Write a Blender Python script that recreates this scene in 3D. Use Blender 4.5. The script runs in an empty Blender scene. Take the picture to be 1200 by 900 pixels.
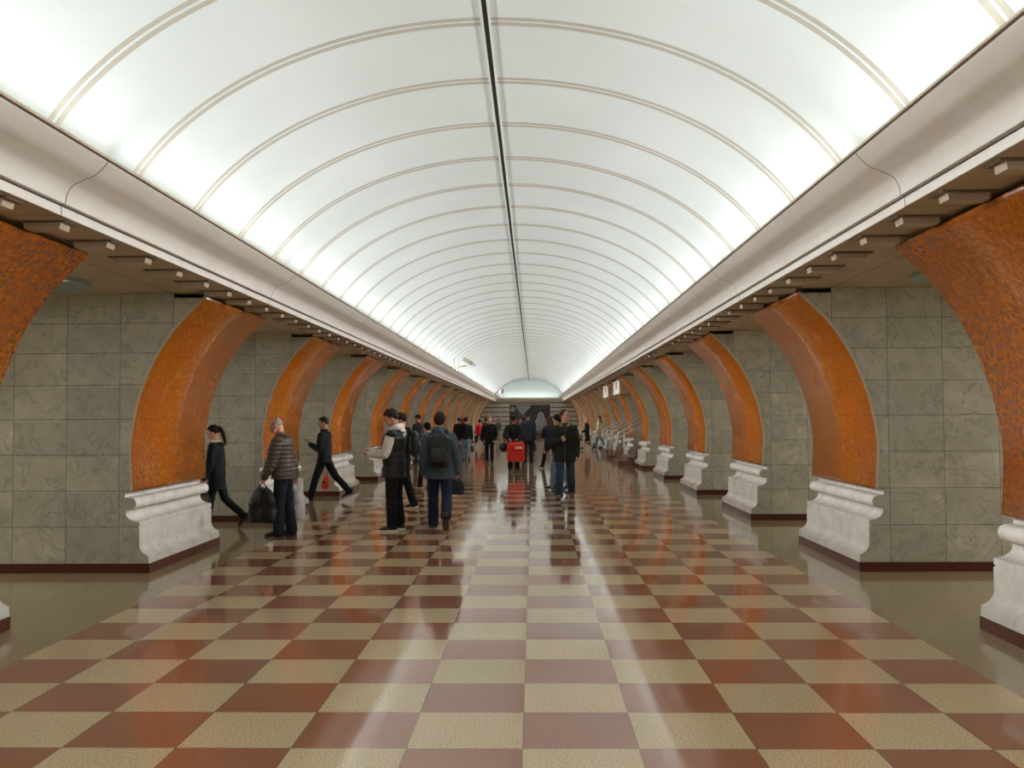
import bpy, bmesh, math, random
from math import sin, cos, pi, radians, sqrt, atan2
from mathutils import Vector, Matrix, noise
random.seed(7)
C = bpy.context.scene.collection
SC = bpy.context.scene

# ------------------------------------------------------------------ helpers
def lin(h):
    h = h.lstrip('#')
    o = []
    for i in (0, 2, 4):
        c = int(h[i:i+2], 16) / 255
        o.append(c / 12.92 if c <= .04045 else ((c + .055) / 1.055) ** 2.4)
    return (o[0], o[1], o[2], 1.0)

def obj(name, bm, mats=None, parent=None, smooth=False, loc=None):
    me = bpy.data.meshes.new(name)
    if isinstance(bm, bmesh.types.BMesh):
        bm.to_mesh(me); bm.free()
    else:
        me = bm
    o = bpy.data.objects.new(name, me); C.objects.link(o)
    for m in (mats if isinstance(mats, (list, tuple)) else [mats]):
        if m is not None: me.materials.append(m)
    if smooth:
        for p in me.polygons: p.use_smooth = True
    if parent is not None: o.parent = parent
    if loc is not None: o.location = loc
    return o

def tag(o, label=None, cat=None, group=None, kind=None):
    if label: o['label'] = label
    if cat: o['category'] = cat
    if group: o['group'] = group
    if kind: o['kind'] = kind
    return o

def thing(name, label, cat, loc=(0, 0, 0), rz=0, group=None, kind=None):
    o = bpy.data.objects.new(name, None); C.objects.link(o)
    o.empty_display_size = .1
    o.location = loc; o.rotation_euler = (0, 0, rz)
    return tag(o, label, cat, group, kind)

def copy_tree(o, loc, label=None, group=None):
    r = o.copy(); C.objects.link(r); r.location = loc
    if label: r['label'] = label
    if group: r['group'] = group
    for ch in list(o.children):
        c = ch.copy(); C.objects.link(c); c.parent = r
        for g in list(ch.children):
            d = g.copy(); C.objects.link(d); d.parent = c
    return r

def add_box(bm, lo, hi, mi=0, bev=0):
    x0, y0, z0 = lo; x1, y1, z1 = hi
    vs = [bm.verts.new(p) for p in ((x0,y0,z0),(x1,y0,z0),(x1,y1,z0),(x0,y1,z0),(x0,y0,z1),(x1,y0,z1),(x1,y1,z1),(x0,y1,z1))]
    fs = []
    for f in ((0,3,2,1),(4,5,6,7),(0,1,5,4),(1,2,6,5),(2,3,7,6),(3,0,4,7)):
        q = bm.faces.new([vs[i] for i in f]); q.material_index = mi; fs.append(q)
    if bev:
        es = set(e for f in fs for e in f.edges)
        bmesh.ops.bevel(bm, geom=list(es), offset=bev, segments=2, affect='EDGES', profile=.5)
    return vs

def prism_y(bm, poly, y0, y1, side=0, end=0, closed=True):
    """closed polygon of (x, z) swept along y"""
    a = [bm.verts.new((x, y0, z)) for x, z in poly]
    b = [bm.verts.new((x, y1, z)) for x, z in poly]
    n = len(poly)
    for i in range(n if closed else n - 1):
        j = (i + 1) % n
        f = bm.faces.new((a[i], a[j], b[j], b[i])); f.material_index = side
    if closed:
        f = bm.faces.new(a[::-1]); f.material_index = end
        f = bm.faces.new(b); f.material_index = end

def fixn(bm):
    bmesh.ops.recalc_face_normals(bm, faces=bm.faces[:])
    return bm

def frames(pts):
    T = []
    n = len(pts)
    for i in range(n):
        a = pts[max(0, i - 1)]; b = pts[min(n - 1, i + 1)]
        T.append((b - a).normalized())
    t = T[0]
    ref = Vector((0, 1, 0)) if abs(t.y) < .8 else Vector((1, 0, 0))
    u = (ref - t * ref.dot(t)).normalized()
    out = []
    for i in range(n):
        t = T[i]
        u = u - t * u.dot(t)
        u = u.normalized()
        out.append((u.copy(), t.cross(u).normalized(), t))
    return out

def loft(bm, rings, n=18, ex=2.0, mi=0):
    """rings: (centre, u, v, ru, rv); superellipse sections joined and capped"""
    prev = None; first = None
    for (c, u, v, ru, rv) in rings:
        row = []
        for k in range(n):
            a = 2 * pi * k / n
            ca, sa = cos(a), sin(a)
            if ex != 2.0:
                ca = math.copysign(abs(ca) ** (2 / ex), ca); sa = math.copysign(abs(sa) ** (2 / ex), sa)
            row.append(bm.verts.new(c + u * (ru * ca) + v * (rv * sa)))
        if prev:
            for k in range(n):
                f = bm.faces.new((prev[k], prev[(k+1) % n], row[(k+1) % n], row[k])); f.material_index = mi
        else:
            first = row
        prev = row
    f = bm.faces.new(first[::-1]); f.material_index = mi
    f = bm.faces.new(prev); f.material_index = mi

def tube(bm, pts, radii, n=10, round_ends=True, mi=0, flat=1.0):
    pts = [Vector(p) for p in pts]
    if not isinstance(radii, (list, tuple)): radii = [radii] * len(pts)
    fr = frames(pts)
    rings = []
    if round_ends:
        u, v, t = fr[0]
        for k in (.97, .72, .38): rings.append((pts[0] - t * radii[0] * k, u, v, radii[0] * sqrt(1 - k * k), radii[0] * sqrt(1 - k * k) * flat))
    for p, r, (u, v, t) in zip(pts, radii, fr): rings.append((p, u, v, r, r * flat))
    if round_ends:
        u, v, t = fr[-1]
        for k in (.38, .72, .97): rings.append((pts[-1] + t * radii[-1] * k, u, v, radii[-1] * sqrt(1 - k * k), radii[-1] * sqrt(1 - k * k) * flat))
    loft(bm, rings, n, mi=mi)

def ball(bm, c, r, R=None, nu=16, nv=10, mi=0):
    """ellipsoid: centre, radii (3), rotation 3x3"""
    c = Vector(c); R = R or Matrix.Identity(3)
    rows = []
    top = bm.verts.new(c + R @ Vector((0, 0, r[2]))); bot = bm.verts.new(c + R @ Vector((0, 0, -r[2])))
    for j in range(1, nv):
        th = pi * j / nv
        rows.append([bm.verts.new(c + R @ Vector((r[0]*sin(th)*cos(2*pi*k/nu), r[1]*sin(th)*sin(2*pi*k/nu), r[2]*cos(th)))) for k in range(nu)])
    fs = []
    for k in range(nu):
        fs.append(bm.faces.new((top, rows[0][k], rows[0][(k+1) % nu])))
        fs.append(bm.faces.new((bot, rows[-1][(k+1) % nu], rows[-1][k])))
        for j in range(nv - 2):
            fs.append(bm.faces.new((rows[j][k], rows[j+1][k], rows[j+1][(k+1) % nu], rows[j][(k+1) % nu])))
    for f in fs: f.material_index = mi

# ------------------------------------------------------------------ materials
class NT:
    def __init__(self, name):
        self.m = bpy.data.materials.new(name); self.m.use_nodes = True
        self.t = self.m.node_tree; self.n = self.t.nodes
        self.b = self.n['Principled BSDF']
    def node(self, typ, **k):
        x = self.n.new(typ)
        for a, v in k.items(): setattr(x, a, v)
        return x
    def link(self, a, b): self.t.links.new(a, b)
    def put(self, sock, v):
        if hasattr(v, 'links') or isinstance(v, bpy.types.NodeSocket): self.link(v, sock)
        else: sock.default_value = v
    def math(self, op, a, b=0.0, c=0.0, clamp=False):
        x = self.node('ShaderNodeMath', operation=op, use_clamp=clamp)
        self.put(x.inputs[0], a); self.put(x.inputs[1], b); self.put(x.inputs[2], c)
        return x.outputs[0]
    def mix(self, f, a, b, blend='MIX'):
        x = self.node('ShaderNodeMix', data_type='RGBA', blend_type=blend)
        self.put(x.inputs[0], f); self.put(x.inputs[6], a); self.put(x.inputs[7], b)
        return x.outputs[2]
    def noise(self, vec, scale, detail=3, rough=.5, dist=0.0, out=0):
        x = self.node('ShaderNodeTexNoise')
        self.put(x.inputs['Vector'], vec)
        x.inputs['Scale'].default_value = scale; x.inputs['Detail'].default_value = detail
        x.inputs['Roughness'].default_value = rough; x.inputs['Distortion'].default_value = dist
        return x.outputs[out]
    def ramp(self, f, stops):
        x = self.node('ShaderNodeValToRGB')
        e = x.color_ramp.elements
        while len(e) < len(stops): e.new(.5)
        for q, (p, c) in zip(e, stops): q.position = p; q.color = c
        self.put(x.inputs[0], f)
        return x.outputs[0]
    def remap(self, f, a, b, c=0.0, d=1.0):
        x = self.node('ShaderNodeMapRange')
        self.put(x.inputs[0], f); x.inputs[1].default_value = a; x.inputs[2].default_value = b
        x.inputs[3].default_value = c; x.inputs[4].default_value = d
        return x.outputs[0]
    def pos(self): return self.node('ShaderNodeNewGeometry').outputs['Position']
    def objc(self): return self.node('ShaderNodeTexCoord').outputs['Object']
    def sep(self, v):
        x = self.node('ShaderNodeSeparateXYZ'); self.put(x.inputs[0], v); return x.outputs
    def comb(self, a, b, c):
        x = self.node('ShaderNodeCombineXYZ')
        self.put(x.inputs[0], a); self.put(x.inputs[1], b); self.put(x.inputs[2], c); return x.outputs[0]
    def white(self, v):
        x = self.node('ShaderNodeTexWhiteNoise', noise_dimensions='3D'); self.put(x.inputs[0], v); return x.outputs['Value']
    def bump(self, h, s=.2, d=.01):
        x = self.node('ShaderNodeBump'); x.inputs['Strength'].default_value = s; x.inputs['Distance'].default_value = d
        self.put(x.inputs['Height'], h); self.link(x.outputs[0], self.b.inputs['Normal'])
    def base(self, c, rough=.5, metal=0.0, spec=.5):
        self.put(self.b.inputs['Base Color'], c); self.put(self.b.inputs['Roughness'], rough)
        self.put(self.b.inputs['Metallic'], metal); self.b.inputs['Specular IOR Level'].default_value = spec
        return self.m

def plain(name, h, rough=.6, metal=0.0, spec=.5, var=.06, scale=30):
    t = NT(name); c = lin(h)
    n = t.noise(t.objc(), scale, 4, .6)
    f = t.remap(n, .3, .7, 1 - var, 1 + var)
    v = t.node('ShaderNodeVectorMath', operation='SCALE'); v.inputs[0].default_value = c[:3]; t.put(v.inputs['Scale'], f)
    return t.base(v.outputs[0], rough, metal, spec)

XC = -.365            # hall axis
P = 5.1748            # pylon spacing
Y1 = 10.516           # front of the first whole pylon
D = 2.365             # pylon length along the hall
ZS = 3.121            # soffit
TX0, TY0 = -.0669, 4.9461
YB, YE = -24.0, 82.0   # ends of the hall
K0, K1 = 0, 14

def m_floor():
    t = NT('polished_granite_floor')
    x, y, z = t.sep(t.pos())
    u = t.math('DIVIDE', t.math('SUBTRACT', x, TX0), .6); v = t.math('DIVIDE', t.math('SUBTRACT', y, TY0), .6)
    iu, iv = t.math('FLOOR', u), t.math('FLOOR', v)
    par = t.math('FLOORED_MODULO', t.math('ADD', iu, iv), 2.0)       # iu=0, iv=-1 is beige -> odd is beige
    inside = t.math('MULTIPLY', t.math('GREATER_THAN', x, TX0 - 3.6), t.math('LESS_THAN', x, TX0 + 3.0))
    rnd = t.white(t.comb(iu, iv, 0.0))
    sp1 = t.noise(t.pos(), 85, 3, .65); sp2 = t.noise(t.pos(), 210, 2, .6); cl = t.noise(t.pos(), 1.3, 2)
    beige = t.ramp(sp1, [(.30, lin('#8a7050')), (.40, lin('#c9b28a')), (.52, lin('#ead6b0')), (.70, lin('#f6ead2'))])
    red = t.ramp(sp2, [(.3, lin('#804c38')), (.5, lin('#a36c54')), (.72, lin('#bd8a70'))])
    plainb = t.ramp(t.noise(t.pos(), 95, 3, .7), [(.28, lin('#857558')), (.5, lin('#a39372')), (.72, lin('#b8a886'))])
    chk = t.mix(par, red, beige)
    chk = t.mix(t.math('MULTIPLY', t.math('SUBTRACT', rnd, .5), .3, clamp=True), chk, lin('#30241c'))
    # fine joints
    def ed(w): 
        f = t.math('FRACT', w); return t.math('MINIMUM', f, t.math('SUBTRACT', 1.0, f))
    jt = t.math('LESS_THAN', t.math('MINIMUM', ed(u), ed(v)), .004)
    chk = t.mix(t.math('MULTIPLY', jt, .7), chk, lin('#3a2c22'))
    u2 = t.math('DIVIDE', x, 1.2); v2 = t.math('DIVIDE', y, 1.2)
    j2 = t.math('LESS_THAN', t.math('MINIMUM', ed(u2), ed(v2)), .002)
    pl = t.mix(t.math('MULTIPLY', j2, .35), plainb, lin('#4a3f2f'))
    col = t.mix(inside, pl, chk)
    rough = t.remap(cl, .3, .7, .05, .11)
    t.bump(t.noise(t.pos(), 1.1, 2), .02, .02)
    t.b.inputs['IOR'].default_value = 1.75
    return t.base(col, rough, 0, .5)

JZ = (.103, .51, .91, 1.313, 1.71, 2.092, 2.45, 2.785)
def joints_z(t, z, w=.0035):
    s = None
    for q in JZ:
        k = t.math('LESS_THAN', t.math('ABSOLUTE', t.math('SUBTRACT', z, q)), w)
        s = k if s is None else t.math('MAXIMUM', s, k)
    return s

def m_grey():
    t = NT('grey_veined_marble_blocks')
    x, y, z = t.sep(t.pos())
    hx = t.math('SUBTRACT', t.math('ABSOLUTE', t.math('SUBTRACT', x, XC)), 4.263)
    u = t.math('DIVIDE', hx, .6)
    fu = t.math('FRACT', t.math('ADD', u, 20.0)); e = t.math('MINIMUM', fu, t.math('SUBTRACT', 1.0, fu))
    ju = t.math('LESS_THAN', e, .0055)
    j = t.math('MAXIMUM', ju, joints_z(t, z))
    iz = t.math('FLOOR', t.math('DIVIDE', t.math('ADD', z, -.103), .3925))
    ix = t.math('FLOOR', u)
    rnd = t.white(t.comb(ix, iz, t.math('FLOOR', t.math('DIVIDE', y, 2.0))))
    off = t.node('ShaderNodeVectorMath', operation='ADD'); t.link(t.pos(), off.inputs[0])
    t.put(off.inputs[1], t.comb(t.math('MULTIPLY', rnd, 9.0), t.math('MULTIPLY', rnd, 4.0), t.math('MULTIPLY', rnd, 7.0)))
    p = off.outputs[0]
    cloud = t.noise(p, 3.2, 5, .6); grain = t.noise(p, 40, 3, .6)
    v1 = t.noise(p, 2.6, 6, .62, .9); v2 = t.noise(p, 6.0, 5, .6, 1.2)
    def vein(n, w): return t.remap(t.math('ABSOLUTE', t.math('SUBTRACT', n, .5)), 0.0, w, 1.0, 0.0)
    c = t.ramp(cloud, [(.3, lin('#b0ad9f')), (.5, lin('#c6c3b4')), (.7, lin('#d6d3c6'))])
    c = t.mix(t.math('MULTIPLY', rnd, .55), c, lin('#9fa094'))
    c = t.mix(t.math('MULTIPLY', t.remap(grain, .35, .65), .18), c, lin('#c4c2b6'))
    c = t.mix(t.math('MULTIPLY', vein(v1, .018), .5), c, lin('#7c7a6c'))
    c = t.mix(t.math('MULTIPLY', vein(v2, .014), .32), c, lin('#868476'))
    st = t.remap(t.noise(t.pos(), .9, 3), .6, .75, 0, .35)
    c = t.mix(st, c, lin('#8f8566'))
    c = t.mix(t.math('MULTIPLY', j, .75), c, lin('#55544c'))
    return t.base(c, t.remap(cloud, .3, .7, .16, .28), 0, .5)

def m_white_marble():
    t = NT('white_veined_marble')
    p = t.pos(); x, y, z = t.sep(t.objc())
    v1 = t.noise(p, 4.0, 6, .65, 1.0)
    c = t.ramp(t.noise(p, 5, 4), [(.3, lin('#e2e0da')), (.6, lin('#efeeea')), (.8, lin('#f5f4f1'))])
    vn = t.remap(t.math('ABSOLUTE', t.math('SUBTRACT', v1, .5)), 0, .03, 1, 0)
    c = t.mix(t.math('MULTIPLY', vn, .2), c, lin('#9a9892'))
    fy = t.math('FRACT', t.math('DIVIDE', t.math('ADD', y, 10.0), .592)); e = t.math('MINIMUM', fy, t.math('SUBTRACT', 1.0, fy))
    c = t.mix(t.math('MULTIPLY', t.math('LESS_THAN', e, .004), .6), c, lin('#77746d'))
    st = t.remap(t.noise(p, 1.7, 2), .62, .74, 0, .5)
    c = t.mix(st, c, lin('#b59a6c'))
    return t.base(c, .2, 0, .5)

def m_orange():
    t = NT('polished_orange_granite')
    x, y, z = t.sep(t.objc()); wx, wy, wz = t.sep(t.pos())
    sp = t.noise(t.pos(), 24, 6, .72); cl = t.noise(t.pos(), 2.2, 3)
    c = t.ramp(sp, [(.28, lin('#4e2406')), (.42, lin('#82460e')), (.56, lin('#9e5c15')), (.74, lin('#c08432'))])
    iz = t.math('FLOOR', t.math('DIVIDE', wz, .4)); row = t.math('FLOORED_MODULO', iz, 2.0)
    yo = t.math('ADD', y, t.math('MULTIPLY', row, .39)); fy = t.math('FRACT', t.math('DIVIDE', t.math('ADD', yo, 20.0), .79))
    iy = t.math('FLOOR', t.math('DIVIDE', t.math('ADD', yo, 20.0), .79))
    rnd = t.white(t.comb(iy, iz, t.math('FLOOR', t.math('DIVIDE', wy, 5.17))))
    c = t.mix(t.math('MULTIPLY', rnd, .35), c, lin('#9a430a'))
    c = t.mix(t.remap(cl, .45, .7, 0, .25), c, lin('#8a3f0c'))
    e = t.math('MINIMUM', fy, t.math('SUBTRACT', 1.0, fy))
    j = t.math('MAXIMUM', t.math('LESS_THAN', e, .0025), joints_z(t, wz, .0022))
    c = t.mix(t.math('MULTIPLY', j, .55), c, lin('#4a1e06'))
    t.bump(t.math('ADD', t.math('MULTIPLY', rnd, .6), t.noise(t.pos(), 1.5, 1)), .05, .03)
    return t.base(c, t.remap(t.noise(t.pos(), 2.0, 3), .35, .65, .16, .28), 0, .38)

def m_vault():
    t = NT('white_painted_vault_panels')
    n = t.noise(t.pos(), .7, 3)
    c = t.ramp(n, [(.3, lin('#e2ebea')), (.7, lin('#e8f1f0'))])
    return t.base(c, .62, 0, .3)

def m_cornice():
    t = NT('cream_moulded_cornice')
    x, y, z = t.sep(t.pos())
    fy = t.math('FRACT', t.math('DIVIDE', t.math('SUBTRACT', y, 6.45 - 2 * P), P))
    j = t.math('LESS_THAN', t.math('MINIMUM', fy, t.math('SUBTRACT', 1.0, fy)), .0013)
    c = t.ramp(t.noise(t.pos(), 2.5, 3), [(.3, lin('#e6e3de')), (.7, lin('#ecebe7'))])
    c = t.mix(t.math('MULTIPLY', j, .85), c, lin('#463f3a'))
    return t.base(c, .5, 0, .35)

def m_soffit():
    t = NT('beige_soffit_plaster')
    x, y, z = t.sep(t.pos())
    fy = t.math('FRACT', t.math('DIVIDE', t.math('SUBTRACT', y, 6.45 - 2 * P), P))
    j = t.math('LESS_THAN', t.math('MINIMUM', fy, t.math('SUBTRACT', 1.0, fy)), .001)
    hx = t.math('ABSOLUTE', t.math('SUBTRACT', x, XC))
    j = t.math('MAXIMUM', j, t.math('LESS_THAN', t.math('ABSOLUTE', t.math('SUBTRACT', hx, 3.66)), .006))
    c = t.ramp(t.noise(t.pos(), 1.5, 4), [(.3, lin('#a89a82')), (.7, lin('#b6a88f'))])
    c = t.mix(t.math('MULTIPLY', j, .85), c, lin('#2c2520'))
    return t.base(c, .6, 0, .3)

M = {}
def init_mats():
    M['floor'] = m_floor(); M['grey'] = m_grey(); M['white'] = m_white_marble(); M['orange'] = m_orange()
    M['vault'] = m_vault(); M['cornice'] = m_cornice(); M['soffit'] = m_soffit()
    M['rib'] = plain('beige_rib_band', '#bfbbae', .6, var=.02)
    M['pale_edge'] = plain('pale_stone_edge', '#cfc2b0', .4)
    M['plinth'] = plain('dark_red_granite_plinth', '#55281f', .2, var=.25, scale=120)
    M['dark'] = plain('dark_gap', '#17120f', .8)
    M['rail'] = plain('tan_marble_rail', '#c9b9a6', .35, var=.14, scale=6)
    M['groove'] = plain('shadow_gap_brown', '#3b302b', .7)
    M['steel'] = plain('brushed_steel', '#dedcd8', .38, .85, var=.05)
    M['box'] = plain('grey_fixture_metal', '#b7aa96', .5, var=.05)
    M['boxdark'] = plain('dark_fixture_plate', '#6d6256', .5)
    M['endwall'] = plain('light_end_wall_marble', '#efece2', .3, var=.12, scale=3)
    M['trackwall'] = plain('pale_track_wall_marble', '#b9b5a9', .4, var=.1, scale=2)
    M['step'] = plain('brown_granite_steps', '#6b4a38', .25, var=.2, scale=90)
    M['signwhite'] = plain('white_sign_face', '#efeeea', .4, var=.01)
    M['signside'] = plain('beige_sign_side', '#b5ab95', .5)
    M['signmark'] = plain('grey_sign_lettering', '#77746e', .5)
    M['camwhite'] = plain('cream_camera_plastic', '#a9a48f', .4)
    M['pink'] = plain('pink_plastic', '#c2487f', .4)
init_mats()

# ------------------------------------------------------------------ setting
def spline(pts, n=4):
    out = []
    for i in range(len(pts) - 1):
        p0 = Vector(pts[max(0, i-1)]); p1 = Vector(pts[i]); p2 = Vector(pts[i+1]); p3 = Vector(pts[min(len(pts)-1, i+2)])
        for k in range(n):
            t = k / n
            q = .5 * ((2*p1) + (p2-p0)*t + (2*p0-5*p1+4*p2-p3)*t*t + (3*p1-p0-3*p2+p3)*t**3)
            out.append((q.x, q.y))
    out.append(tuple(pts[-1]))
    return out

def struct(name, bm, m, parent=None, smooth=False):
    o = obj(name, bm, m, parent, smooth)
    if parent is None: o['kind'] = 'structure'
    return o

OUT = 9.2
# floor
bm = bmesh.new(); add_box(bm, (XC - OUT, YB, -.12), (XC + OUT, YE, 0)); struct('floor', bm, M['floor'])

# vaulted ceiling
VA, VB, VZ = 3.15, 2.11, 4.93
def vault_pt(th, lift=0.0):
    return (XC + (VA - lift) * sin(th), VZ - VB + (VB - lift) * cos(th))
TH = math.acos((3.30 - (VZ - VB)) / VB)
bm = bmesh.new(); N = 72
inn = [vault_pt(-TH + 2 * TH * i / N) for i in range(N + 1)]
outr = [vault_pt(TH - 2 * TH * i / N, -.12) for i in range(N + 1)]
prism_y(bm, inn + outr, YB, YE); fixn(bm)
ceil = struct('ceiling', bm, M['vault'])
for p in ceil.data.polygons: p.use_smooth = abs(p.normal.y) < .5 
# double ribs
def rib_mesh():
    bm = bmesh.new()
    for y0, y1 in ((-.078, -.022), (.018, .078)):
        for sgn in (-1, 1):
            t0 = .012 
            a = [vault_pt(sgn * (t0 + (TH - t0) * i / 36), -.01) for i in range(37)]
            b = [vault_pt(sgn * (TH - (TH - t0) * i / 36), .003) for i in range(37)]
            prism_y(bm, a + b, y0, y1)
    fixn(bm); me = bpy.data.meshes.new('rib'); bm.to_mesh(me); bm.free(); me.materials.append(M['rib']); return me
rm = rib_mesh()
k = -26
while 7.608 + 1.355 * k < YE - .3:
    y = 7.608 + 1.355 * k
    if y > YB + .3:
        o = bpy.data.objects.new('rib', rm); C.objects.link(o); o.parent = ceil; o.location = (0, y, 0)
    k += 1
# centre slot
bm = bmesh.new()
add_box(bm, (XC - .02, YB, VZ - .012), (XC + .02, YE, VZ + .01)); obj('centre_slot', bm, M['groove'], ceil)
bm = bmesh.new()
for s in (-1, 1): add_box(bm, (XC + s * .03 - .009, YB, VZ - .03), (XC + s * .03 + .009, YE, VZ + .01))
obj('slot_edging', bm, M['vault'], ceil)

# cornices (trim) with rail, cove and soffit
cyma = spline([(2.868, 3.2), (2.856, 3.265), (2.818, 3.325), (2.745, 3.362), (2.665, 3.395), (2.612, 3.44), (2.578, 3.478), (2.572, 3.492)], 4)
corn = [(2.906, ZS + .012), (2.906, ZS), (2.895, ZS), (2.895, 3.183), (2.912, 3.186), (2.912, 3.197)] + cyma + [(2.60, 3.494), (2.60, 3.505), (2.72, 3.505), (2.80, 3.38), (2.98, 3.30), (3.3, 3.30), (3.3, ZS + .012)]
for s, nm in ((-1, 'trim_1'), (1, 'trim_2')):
    bm = bmesh.new(); prism_y(bm, [(XC + s * a, z) for a, z in corn], YB, YE); fixn(bm)
    o = struct(nm, bm, M['cornice'])
    bm = bmesh.new()
    prism_y(bm, [(XC + s * a, z) for a, z in ((2.562, 3.505), (2.562, 3.52), (2.60, 3.548), (2.72, 3.548), (2.72, 3.505))], YB, YE); fixn(bm)
    obj('rail', bm, M['rail'], o)
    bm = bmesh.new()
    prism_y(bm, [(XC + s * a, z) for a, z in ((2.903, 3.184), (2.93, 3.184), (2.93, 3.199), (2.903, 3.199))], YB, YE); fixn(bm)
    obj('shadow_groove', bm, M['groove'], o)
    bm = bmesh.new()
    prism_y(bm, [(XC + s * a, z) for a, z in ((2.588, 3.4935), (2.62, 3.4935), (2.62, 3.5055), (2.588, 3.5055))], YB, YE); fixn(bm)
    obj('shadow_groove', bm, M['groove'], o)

# passage ceilings beside the hall, with round lamp recesses cut through
LAMPX, LAMPR = 4.76, .62
gaps = [Y1 + P * (k - 1) + D + (P - D) / 2 for k in range(0, K1 + 1)]       # centre of the gap behind pylon k
def passage_ceiling(s):
    bm = bmesh.new()
    def slab(x0, x1, y0, y1):
        a, b = sorted((XC + s * x0, XC + s * x1)); add_box(bm, (a, y0, ZS), (b, y1, ZS + (.2 if x0 > 3 else .01)))
    slab(2.906, LAMPX - .75, YB, YE); slab(LAMPX + .75, OUT, YB, YE)
    y = YB
    for g in gaps[:4]:
        c = g + .3
        if c > YE - 1: break
        slab(LAMPX - .75, LAMPX + .75, y, c - .75)
        # square with a round hole
        n = 40; ring = []; sq = []
        for i in range(n):
            a = 2 * pi * i / n; ca, sa = cos(a), sin(a); q = .75 / max(abs(ca), abs(sa))
            cx = XC + s * LAMPX
            ring.append((bm.verts.new((cx + LAMPR * ca, c + LAMPR * sa, ZS)), bm.verts.new((cx + LAMPR * ca, c + LAMPR * sa, ZS + .2))))
            sq.append((bm.verts.new((cx + q * ca, c + q * sa, ZS)), bm.verts.new((cx + q * ca, c + q * sa, ZS + .2))))
        for i in range(n):
            j = (i + 1) % n
            bm.faces.new((ring[i][0], ring[j][0], sq[j][0], sq[i][0]))
            bm.faces.new((ring[i][1], sq[i][1], sq[j][1], ring[j][1]))
            bm.faces.new((ring[i][0], ring[i][1], ring[j][1], ring[j][0]))
        y = c + .75
    slab(LAMPX - .75, LAMPX + .75, y, YE)
    return fixn(bm)
for s, nm in ((-1, 'ceiling_left'), (1, 'ceiling_right')):
    struct(nm, passage_ceiling(s), M['soffit'])
for s, nm in ((-1, 'wall_left'), (1, 'wall_right')):
    bm = bmesh.new(); a, b = sorted((XC + s * OUT, XC + s * (OUT + .2))); add_box(bm, (a, YB, 0), (b, YE, ZS + .2)); struct(nm, bm, M['trackwall'])
bm = bmesh.new(); add_box(bm, (XC - OUT - .2, YB - .2, -.1), (XC + OUT + .2, YB, 5.3)); struct('wall_near', bm, M['trackwall'])

# end wall with dark courses and lunette
bm = bmesh.new(); add_box(bm, (XC - OUT, YE, -.1), (XC + OUT, YE + .3, 5.3))
ew = struct('wall_far', bm, M['vault'])
bm = bmesh.new()
add_box(bm, (XC - OUT, YE - .06, 0), (XC + OUT, YE + .0, 3.30))
obj('marble_facing', bm, M['endwall'], ew)
for i, (z, hw) in enumerate(((2.97, 3.75), (2.575, 4.0), (2.18, 4.15), (1.78, 4.3), (1.39, 4.4), (1.0, 4.5), (.6, 4.5))):
    bm = bmesh.new(); add_box(bm, (XC - hw, YE - .085, z - .02), (XC + hw, YE - .055, z + .045)); obj('dark_course', bm, M['dark'], ew)
bm = bmesh.new(); add_box(bm, (XC - 2.95, YE - .65, 3.25), (XC + 2.95, YE - .05, 3.30)); add_box(bm, (XC - 2.95, YE - .65, 3.30), (XC + 2.95, YE - .62, 3.42)); obj('ledge', bm, M['endwall'], ew)  # ledge deepened and lipped to hide the added lunette lamp
bm = bmesh.new(); add_box(bm, (XC - 2.3, YE - .6, 0), (XC + 2.3, YE - .06, .42)); obj('stone_bench', bm, M['step'], ew)

# dark artwork panel on the end wall
def m_art():
    t = NT('dark_relief_panel')
    p = t.objc(); n = t.noise(p, 1.1, 4, .6, .8); w = t.noise(p, 3.0, 4)
    c = t.ramp(n, [(.35, lin('#252324')), (.5, lin('#353031')), (.6, lin('#4a4646')), (.75, lin('#5d5a5a'))])
    return t.base(c, .35)
M['art'] = m_art(); M['artgrey'] = plain('grey_relief_shape', '#a5a4a6', .4, var=.2, scale=4); M['artline'] = plain('pale_relief_outline', '#efefee', .4)
ar = thing('wall_panel', 'dark abstract relief panel with pale shapes in the middle of the end wall', 'artwork', (XC + .06, YE - .09, .56))
bm = bmesh.new(); add_box(bm, (-1.7, -.06, 0), (1.7, 0, 2.22)); obj('backing', bm, M['art'], ar)
bm = bmesh.new()
for a in ((-1.76, -.09, -.06, 1.76, 0, 0), (-1.76, -.09, 2.22, 1.76, 0, 2.28), (-1.76, -.09, 0, -1.7, 0, 2.22), (1.7, -.09, 0, 1.76, 0, 2.22)):
    add_box(bm, a[:3], a[3:])
obj('frame', bm, M['boxdark'], ar)
def flat_shape(pts, y0, y1, m, nm):
    bm = bmesh.new(); prism_y(bm, pts, y0, y1); fixn(bm); obj(nm, bm, m, ar)
s1 = [(-1.1, 2.2), (-.02, 2.2), (-.05, 2.0), (-.35, 1.72), (-.55, 1.45), (-.62, 1.36), (-.72, 1.5), (-.9, 1.75), (-1.08, 1.95)]
s2 = [(.45, .1), (1.65, .1), (1.62, .45), (1.35, .85), (1.2, 1.3), (1.08, 1.55), (.85, 1.58), (.72, 1.4), (.62, 1.05), (.42, .72)]
s3 = [(-1.65, 1.7), (-1.62, 2.02), (-1.45, 2.06), (-1.3, 1.98), (-1.28, 1.8), (-1.42, 1.66)]
for sh in (s1, s2, s3):
    cx = sum(p[0] for p in sh) / len(sh); cz = sum(p[1] for p in sh) / len(sh)
    flat_shape([(cx + (x - cx) * 1.07, min(2.21, cz + (z - cz) * 1.05)) for x, z in sh], -.075, -.055, M['artline'], 'pale_outline')
    flat_shape(sh, -.09, -.06, M['artgrey'], 'relief_shape')

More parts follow.
